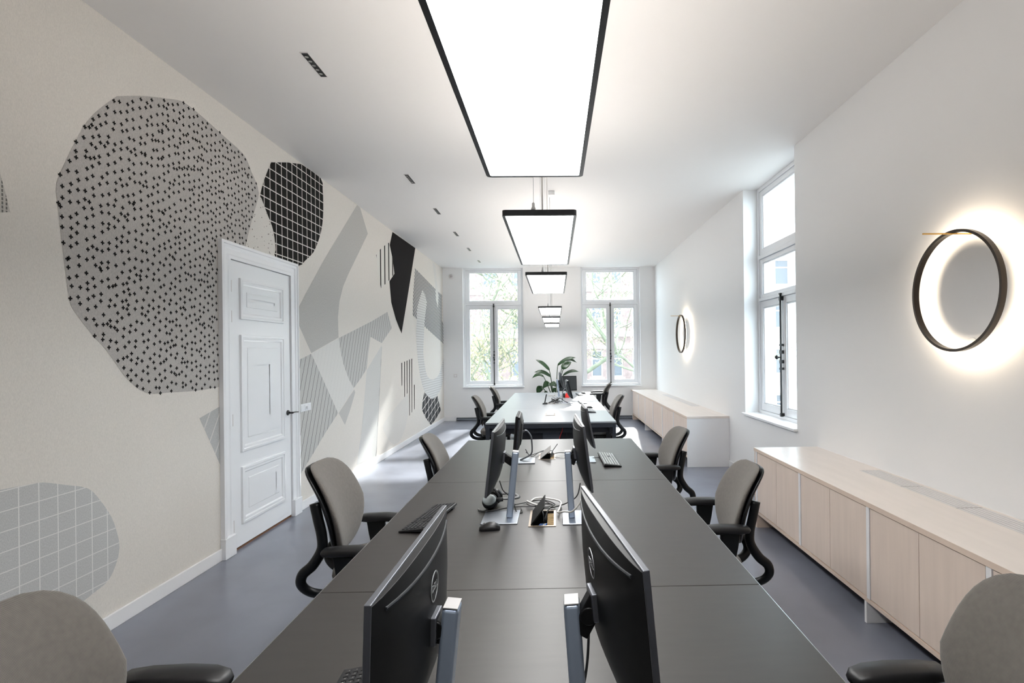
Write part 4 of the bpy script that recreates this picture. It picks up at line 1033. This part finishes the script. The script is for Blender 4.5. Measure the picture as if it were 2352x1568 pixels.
# ------------------------------------------------------------------ headphones
hp = thing('headphones', 'black over-ear headphones with silver ear cups lying on the desk', 'headphones', (-0.31, 3.09, T))
def cup(c, nrm, r, tilt):
    q = Vector((0, 0, 1)).rotation_difference(Vector(nrm)).to_matrix().to_4x4(); Mx = Matrix.Translation(c) @ q
    e = MB().lathe([(0.0, -0.02), (r * 0.75, -0.02), (r, -0.012), (r, 0.004), (r * 0.92, 0.012), (0.0, 0.013)], n=28).rot(Mx).build('ear_cup', 'black_plastic', hp, smooth=True)
    s = MB().lathe([(r * 0.9, 0.011), (r * 0.84, 0.022), (r * 0.5, 0.031), (0.0, 0.033)], n=28).rot(Mx @ Matrix.Diagonal((1, 0.85, 1, 1))).build('cup_cover', 'cup_silver', e, smooth=True)
    MB().torus((0, 0, -0.02), r * 0.72, r * 0.24, 0.011, axis='Z', n=28, m=8).rot(Mx).build('ear_pad', 'soft_black', e, smooth=True)
    return Mx
cup((-0.065, -0.03, 0.047), (-0.10, -0.75, 0.62), 0.044, 0)
cup((-0.045, 0.075, 0.05), (0.3, 0.9, 0.25), 0.044, 0)
P = spline([(-0.045, -0.025, 0.055), (0.0, -0.03, 0.06), (0.055, -0.01, 0.055), (0.085, 0.03, 0.05), (0.075, 0.075, 0.052), (0.03, 0.095, 0.058), (-0.03, 0.085, 0.058)], 8)
MB().tube(P, 0.016, 10, ry=0.006).build('headband', 'soft_black', hp, smooth=True)
MB().tube(spline([(-0.05, -0.03, 0.048), (-0.02, -0.036, 0.056), (0.01, -0.034, 0.058)], 4), 0.012, 8).build('slider', 'black_plastic', hp, smooth=True)

# ------------------------------------------------------------------ cables
def cable(label, pts, r, m, grp='loose desk cables', n=8, name='cable'):
    o = MB().tube(spline(pts, n), r, 7).build(name, m, smooth=True)
    return tag(o, label, 'cable', grp)
z = T + 0.005
cable('black cable looping round the headphones to the open flap', [(-0.36, 3.12, z + .10), (-0.33, 3.10, z + .04), (-0.40, 3.02, z), (-0.44, 3.06, z), (-0.40, 2.99, z + .003), (-0.28, 3.035, z + .010), (-0.22, 3.05, z + .012), (-0.12, 3.06, z + .01), (-0.06, 3.10, z + .012), (-0.02, 3.04, z + .02), (-0.045, 2.99, z + .01), (-0.07, 2.93, z - .03)], 0.0032, 'cable_black')
cable('black cable coiled behind the open desk flap', [(-0.24, 3.06, z + .02), (-0.17, 3.18, z), (-0.08, 3.20, z + .006), (-0.01, 3.10, z + .008), (-0.06, 3.03, z + .014), (-0.15, 3.08, z + .008), (-0.17, 3.14, z + .012), (-0.09, 3.16, z + .016), (-0.03, 3.06, z + .016), (-0.05, 2.97, z + .01), (-0.06, 2.92, z - .03)], 0.003, 'cable_black')
cable('black cable from the sideboard-side monitor down to the flap', [(0.13, 2.98, T + .16), (0.118, 3.02, T + .09), (0.09, 3.05, T + .05), (0.03, 3.06, T + .02), (-0.03, 3.06, z), (-0.08, 3.03, z + .004), (-0.075, 2.95, z), (-0.07, 2.90, z - .03)], 0.0032, 'cable_black')
cable('thick white cable looping between flap and monitor stand', [(-0.15, 3.12, z + .022), (-0.12, 3.19, z + .02), (-0.05, 3.21, z + .012), (0.02, 3.14, z + .012), (0.015, 3.00, z + .012), (0.005, 2.93, z + .012), (0.04, 2.88, z + .03), (0.082, 2.80, T + .06), (0.125, 2.78, T + .12), (0.14, 2.80, T + .17)], 0.0052, 'cable_white')
cable('white cable bundle end lying behind the raised flap', [(-0.17, 3.11, z + .026), (-0.13, 3.07, z + .02), (-0.10, 3.04, z + .02)], 0.0055, 'cable_white')
cable('thin black cable hanging behind the headphone monitor', [(-0.315, 3.02, T + .17), (-0.30, 3.05, T + .11), (-0.27, 3.07, T + .075), (-0.24, 3.02, T + .05), (-0.22, 2.99, z), (-0.19, 2.98, z), (-0.20, 3.06, z)], 0.0028, 'cable_black')
for k, (xa, c) in enumerate(((-0.098, 'cable_blue'), (-0.088, 'cable_blue'), (-0.077, 'cable_white'), (-0.068, 'cable_blue'))):
    cable(('blue network cable plugged in the open flap, hinge side', 'bright blue network cable in the open flap, bent over', 'white network plug lead in the open flap', 'blue network cable curling towards the brush strip')[k],
          [(xa, 2.772, T - .085), (xa + .002, 2.775, T - .03), (xa + .006, 2.80, T - .012), (xa + .02, 2.84, T - .02), (xa + .03, 2.87, T - .07)], 0.004, c, 'network cables in the flap', name='network_cable')
cable('black cable arching from the loop-stand monitor to the second flap', [(-0.25, 4.44, T + .09), (-0.22, 4.48, T + .035), (-0.17, 4.60, z + .02), (-0.12, 4.76, z + .012), (-0.06, 4.78, z + .012), (-0.03, 4.66, z + .02), (-0.045, 4.58, z - .02)], 0.0032, 'cable_black')
cable('second black cable sagging to the flap with the lid painted pale for its reflection', [(-0.245, 4.42, T + .07), (-0.20, 4.52, z + .01), (-0.15, 4.66, z + .016), (-0.10, 4.70, z + .02), (-0.05, 4.62, z + .014), (-0.04, 4.56, z - .03)], 0.003, 'cable_black')
cable('short stiff black cable standing out of the second flap', [(-0.05, 4.56, z - .03), (-0.035, 4.62, T + .03), (-0.01, 4.70, T + .055), (0.012, 4.76, T + .075)], 0.0036, 'cable_black')
cable('black cable from the second flap to the light-keyed keyboard monitor', [(-0.035, 4.54, z - .03), (-0.02, 4.60, z + .012), (0.05, 4.66, z + .012), (0.13, 4.62, z + .004), (0.20, 4.56, z), (0.26, 4.52, z)], 0.0032, 'cable_black')
cable('grey cable lying from the second flap towards the stand base', [(-0.03, 4.50, z - .02), (0.0, 4.52, z + .004), (0.06, 4.50, z), (0.115, 4.50, z)], 0.003, 'cable_white')
cable('thin black keyboard lead behind the sideboard-side monitor', [(0.24, 4.48, z), (0.29, 4.47, z), (0.33, 4.44, z + .01), (0.362, 4.44, z + .012)], 0.0024, 'cable_black')
cable('black cable hanging behind the near ring-side monitor', [(0.075, 1.32, T + .22), (0.07, 1.33, T + .12), (0.055, 1.32, T + .05), (0.03, 1.30, z), (-0.02, 1.30, z)], 0.0034, 'cable_black')
cable('black cable hanging behind the near mural-side monitor', [(-0.262, 1.25, T + .26), (-0.258, 1.26, T + .16), (-0.27, 1.255, T + .06), (-0.22, 1.28, z), (-0.15, 1.28, z)], 0.0034, 'cable_black')
rr = random.Random(5)
tang = ['tangled black cable in the heap on the far desk'] * 3
for q in range(3):
    pts = [(-0.14 + 0.02 * q, 9.25, z)]
    for k in range(9):
        a_ = k * 2.3 + q; pts.append((-0.01 + 0.085 * math.cos(a_) + rr.uniform(-0.03, 0.03), 9.38 + 0.13 * math.sin(a_) + rr.uniform(-0.05, 0.05), z + (0.0 if k % 2 else rr.uniform(0.03, 0.095))))
    pts.append((0.12, 9.40 + 0.1 * q, z)); cable(tang[q], pts, 0.0038, 'cable_black', 'tangled cables on the far desk', 7)
cable('grey cable lying flat in front of the tangled heap', [(0.0, 9.20, z), (0.06, 9.14, z), (0.15, 9.13, z), (0.26, 9.19, z)], 0.004, 'cable_white')
cable('red network cable hanging under the far desk', [(0.085, 6.98, T - .04), (0.082, 6.98, 0.62), (0.05, 6.98, 0.53), (0.02, 6.98, 0.40), (0.0, 6.99, 0.30)], 0.0045, 'cable_red')
cable('thin black cable hanging under the far desk beside the red one', [(0.12, 7.08, T - .04), (0.13, 7.08, 0.60), (0.145, 7.08, 0.45), (0.14, 7.09, 0.33)], 0.003, 'cable_black')

# ------------------------------------------------------------------ other things on the far desk
ph = thing('handset_cradle', 'upright black handset in a small cradle on the far desk', 'handset', (-0.18, 9.18, T))
loft_x(MB(), [[(-0.045, -0.03, 0), (0.045, -0.03, 0), (0.045, 0.03, 0), (-0.045, 0.03, 0)], [(-0.035, -0.024, 0.022), (0.04, -0.024, 0.03), (0.04, 0.024, 0.03), (-0.035, 0.024, 0.022)]]).build('cradle', 'black_plastic', ph, bevel=0.004)
MB().obox((0.012, 0, 0.095), (0.02, 0.045, 0.15), Matrix.Rotation(0.2, 3, 'Y')).build('handset', 'soft_black', ph, bevel=0.005)
rb = thing('red_pouch', 'small red and black pouch behind the side-on monitor', 'pouch', (0.22, 10.45, T))
loft_x(MB(), [[(x, -a, 0), (x, a, 0), (x, a * 0.8, h), (x, -a * 0.8, h)] for (x, a, h) in ((-0.04, 0.02, 0.05), (-0.02, 0.035, 0.09), (0.03, 0.035, 0.08), (0.05, 0.02, 0.04))]).build('body', 'red_plastic', rb, bevel=0.006)
MB().box(-0.075, -0.042, -0.03, 0.03, 0, 0.085).build('flap_cover', 'black_plastic', rb, bevel=0.004)

# ------------------------------------------------------------------ potted plant
pl = thing('potted_plant', 'tall green bird-of-paradise plant in a pot before the end wall', 'plant', (-0.03, 12.45, 0))
MB().lathe([(0.13, 0.0), (0.15, 0.02), (0.185, 0.30), (0.19, 0.36), (0.175, 0.36), (0.17, 0.33), (0.0, 0.33)], n=32).build('pot', 'pot_clay', pl, smooth=True)
MB().lathe([(0.0, 0.338), (0.168, 0.336), (0.169, 0.325)], n=24).build('soil', 'pot_soil', pl)
def leaf(base, tip, w, arch, yb, roll=0.0):
    """base/tip in X,Z of the plant's local frame, small depth in Y"""
    b, t = Vector((base[0], yb, base[1])), Vector((tip[0], yb * 0.6 - 0.02, tip[1]))
    ax = t - b; n = 14; vs, fs = [], []
    side0 = Vector((0, 1, 0)); nrm = ax.cross(side0).normalized()
    if nrm.z < 0: nrm = -nrm
    side = (side0 * math.cos(roll) + nrm * math.sin(roll)); up = nrm * math.cos(roll) - side0 * math.sin(roll)
    for i in range(n + 1):
        s = i / n; c = b + ax * s + Vector((0, 0, 1)) * (arch * 4 * s * (1 - s))
        hw = w / 2 * (math.sin(PI * min(1, s * 0.97 + 0.03) ** 0.75)) ** 0.8
        for q in (-1, -0.5, 0, 0.5, 1):
            vs.append(c + side * (hw * q) + up * (abs(q) * hw * 0.28 + 0.006 * math.sin(9 * s + 2 * q)))
    for i in range(n):
        for k in range(4): a = i * 5 + k; fs.append((a, a + 1, a + 6, a + 5))
    o = MB().add(vs, fs).build('leaf', 'leaf_green', pl, smooth=True)
    sd = o.modifiers.new('thick', 'SOLIDIFY'); sd.thickness = 0.0012
    st = Vector((0.02 * (1 if b.x > 0 else -1) + rr.uniform(-0.02, 0.02), rr.uniform(-0.04, 0.04), 0.33))
    MB().tube(spline([st, st.lerp(b, 0.5) + Vector((-(b.x - st.x) * 0.16, 0, 0)), b, b + ax * 0.12], 5), [0.011] * 6 + [0.009] * 5 + [0.007] * 5, 7).build('stem', 'stem_green', pl, smooth=True)
zx = lambda v: (v - 745) * 0.001012 + 0.03; zz = lambda v: 1.62 - (v * 0.10204 + 800 - 806.5) * 12.45 / 1250
for (bx, bz, tx, tz, w, arch, yb, ro) in ((612, 470, 305, 235, 0.10, 0.03, 0.0, 1.0), (805, 365, 1218, 200, 0.10, 0.05, 0.08, 0.9), (890, 435, 1110, 290, 0.16, 0.01, -0.06, 1.3), (925, 590, 1290, 520, 0.085, 0.05, 0.02, 0.9),
        (640, 620, 265, 515, 0.11, 0.05, 0.05, 0.9), (480, 610, 212, 655, 0.09, 0.06, -0.05, 0.9), (630, 775, 455, 880, 0.15, 0.05, -0.08, 1.2), (640, 770, 765, 850, 0.12, 0.03, 0.0, 1.2), (440, 830, 325, 1000, 0.15, 0.02, -0.09, 1.4),
        (700, 870, 752, 980, 0.09, 0.02, -0.1, 1.3), (570, 995, 485, 955, 0.07, 0.01, -0.04, 1.0), (1000, 265, 1240, 312, 0.09, 0.03, 0.12, 0.6), (1070, 780, 1180, 930, 0.10, 0.02, 0.1, 1.2)):
    leaf((zx(bx), zz(bz)), (zx(tx), zz(tz)), w, arch, yb, ro)

# ------------------------------------------------------------------ outside: street, facades, trees
GZ = -4.6
tag(MB().box(-60, 70, B + 0.6, 90, GZ - 0.2, GZ).box(R + 0.6, 70, -20, B + 0.6, GZ - 0.2, GZ).build('ground', 'street_grey'), 'pale paved street below the windows', kind='structure')
def facade(label, x0, x1, y, z_top, wall_m, nx, floors, face='-Y', depth=6.0, band=True, winw=1.1, winh=1.9):
    """building seen from its street side, floors given as sill heights"""
    b = thing('town_house', label, 'building', (0, 0, 0))
    if face == '-Y': mp = lambda u, d, zq: (u, y + d, zq)
    else: mp = lambda u, d, zq: (y + d, u, zq)
    def bx(mb, a0, a1, b0, b1, c0, c1):
        p, q = mp(a0, b0, c0), mp(a1, b1, c1); return mb.box(p[0], q[0], p[1], q[1], p[2], q[2])
    holes = []; step = (x1 - x0) / nx
    for fz in floors:
        for i in range(nx): c = x0 + (i + 0.5) * step; holes.append((c - winw / 2, c + winw / 2, fz, fz + winh))
    w = MB(); wall_boxes(w, lambda a0, a1, c0, c1: bx(w, a0, a1, 0, 0.4, c0, c1), x0, x1, GZ, z_top, holes)
    w.build('facade_wall', wall_m, b)
    bx(MB(), x0, x1, 0.41, depth, GZ, z_top - 0.1).build('core', 'roof_slate', b)
    rf = MB(); bx(rf, x0 - 0.2, x1 + 0.2, -0.35, depth, z_top, z_top + 0.35); rf.build('cornice', 'stone_band', b)
    src = {}
    for (a0, a1, c0, c1) in holes:
        if 'f' not in src:
            fr = MB(); f = 0.09; ww, hh = a1 - a0, c1 - c0
            bx(fr, 0, f, 0.16, 0.24, 0, hh); bx(fr, ww - f, ww, 0.16, 0.24, 0, hh); bx(fr, f, ww - f, 0.16, 0.24, 0, f); bx(fr, f, ww - f, 0.16, 0.24, hh - f, hh); bx(fr, f, ww - f, 0.16, 0.24, hh * 0.66, hh * 0.66 + f)
            bx(fr, -0.12, ww + 0.12, -0.08, 0.02, -0.14, 0.0)
            off = mp(0, 0, 0)
            fr.v = [(v[0] - off[0], v[1] - off[1], v[2]) for v in fr.v]
            of = fr.build('house_window', 'stone_band', b)
            gl = MB(); bx(gl, f, ww - f, 0.19, 0.21, f, hh - f); gl.v = [(v[0] - off[0], v[1] - off[1], v[2]) for v in gl.v]
            og = gl.build('pane', 'facade_glass', of); src['f'] = of; src['g'] = og
        else:
            of = src['f'].copy(); COL.objects.link(of); of.parent = b
            og = src['g'].copy(); COL.objects.link(og); og.parent = of
        of.location = mp(a0, 0, c0)
    if band:
        for fz in floors:
            m = MB(); bx(m, x0, x1, -0.06, 0.0, fz - 0.55, fz - 0.15); m.build('stone_course', 'stone_band', b)
            m = MB(); bx(m, x0, x1, -0.05, 0.0, fz + winh + 0.1, fz + winh + 0.35); m.build('stone_course', 'stone_band', b)
    return b
fl = [GZ + 1.0, GZ + 4.4, GZ + 7.8, GZ + 11.0]
facade('reddish brick town house with pale stone courses, behind the left tree', -14.0, 0.4, 40.0, 10.0, 'brick', 7, fl)
facade('narrow brick town house with stone courses, seen right of the lamps', 0.8, 6.6, 38.5, 9.2, 'brick', 4, fl, winw=0.8)
facade('pale rendered house beside the brick houses', 7.0, 18.0, 40.0, 8.6, 'cream_render', 5, fl)
facade('brick house seen through the side window', 36.0, 58.0, 38.0, 11.0, 'brick', 9, fl, face='-X', depth=8)
facade('cream rendered house seen through the side window', 59.0, 110.0, 38.2, 12.0, 'cream_render', 14, fl, face='-X', depth=8)

def tree(label, x, y, seed, lean, height, spread, leaves, r0=0.22, zc=7.2):
    rnd = random.Random(seed)
    t = thing('street_tree', label, 'tree', (x, y, GZ), group='street trees in young leaf')
    wood = MB(); tips = []
    def grow(p, d, ln, r, lvl):
        n = 5; pts = [Vector(p)]; dd = Vector(d)
        for k in range(n):
            dd = (dd + Vector((rnd.gauss(0, 0.13), rnd.gauss(0, 0.13), rnd.gauss(0.05, 0.08)))).normalized()
            q = pts[-1] + dd * ln / n
            if q.z > zc: dd.z = -abs(dd.z) * 0.3; dd.normalize(); q = pts[-1] + dd * ln / n
            pts.append(q)
        wood.tube(pts, [r * (1 - 0.42 * k / n) for k in range(n + 1)], 7 if lvl < 2 else (5 if lvl < 3 else 3), cap=False)
        if lvl >= 3:
            tips.extend(pts[2:])
        if lvl == 4: return
        nb = (4, 4, 5, 5)[lvl]
        for b_ in range(nb):
            k = rnd.choice((2, 3, 4, 5)) if b_ else 5
            base = pts[k]; a = rnd.uniform(0, 2 * PI)
            side = Vector((math.cos(a), math.sin(a) * 0.7, rnd.uniform(0.0, 0.5)))
            nd = (dd * (0.8 if b_ == 0 else 0.45) + side * spread).normalized()
            grow(base, nd, ln * rnd.uniform(0.55, 0.8), r * (0.6 if b_ == 0 else 0.45), lvl + 1)
    grow((0, 0, 0), lean, height, r0, 0)
    wood.build('trunk', 'bark', t, smooth=True)
    lf = MB(); vs, fs = [], []
    for k in range(leaves):
        c = rnd.choice(tips) + Vector((rnd.gauss(0, 0.16), rnd.gauss(0, 0.16), rnd.gauss(0, 0.14)))
        s = rnd.uniform(0.035, 0.07); a = Vector((rnd.gauss(0, 1), rnd.gauss(0, 1), rnd.gauss(0, 1))).normalized(); b = a.orthogonal().normalized()
        o = len(vs); vs += [c - a * s, c + b * s * 0.6, c + a * s, c - b * s * 0.6]; fs.append((o, o + 1, o + 2, o + 3))
    o = MB().add(vs, fs)
    me = bpy.data.meshes.new('foliage'); me.from_pydata([tuple(v) for v in o.v], [], o.f); me.update()
    ob = bpy.data.objects.new('foliage', me); COL.objects.link(ob); ob.parent = t; me.materials.append(MATS['spring_leaf']); ob['kind'] = 'stuff'
tree('leaning street tree with mossy limbs behind the left end-wall window', -1.1, 20.5, 3, Vector((-0.10, 0, 1)), 4.6, 0.95, 9000, r0=0.26, zc=11.3)
tree('street tree with drooping branches behind the right end-wall window', 5.6, 23.5, 8, Vector((-0.22, 0, 1)), 5.0, 0.95, 9000, r0=0.26, zc=11.3)
tree('small leafy tree outside the side window', 25.5, 53.0, 21, Vector((0, 0, 1)), 5.0, 0.8, 3000, zc=10.5)
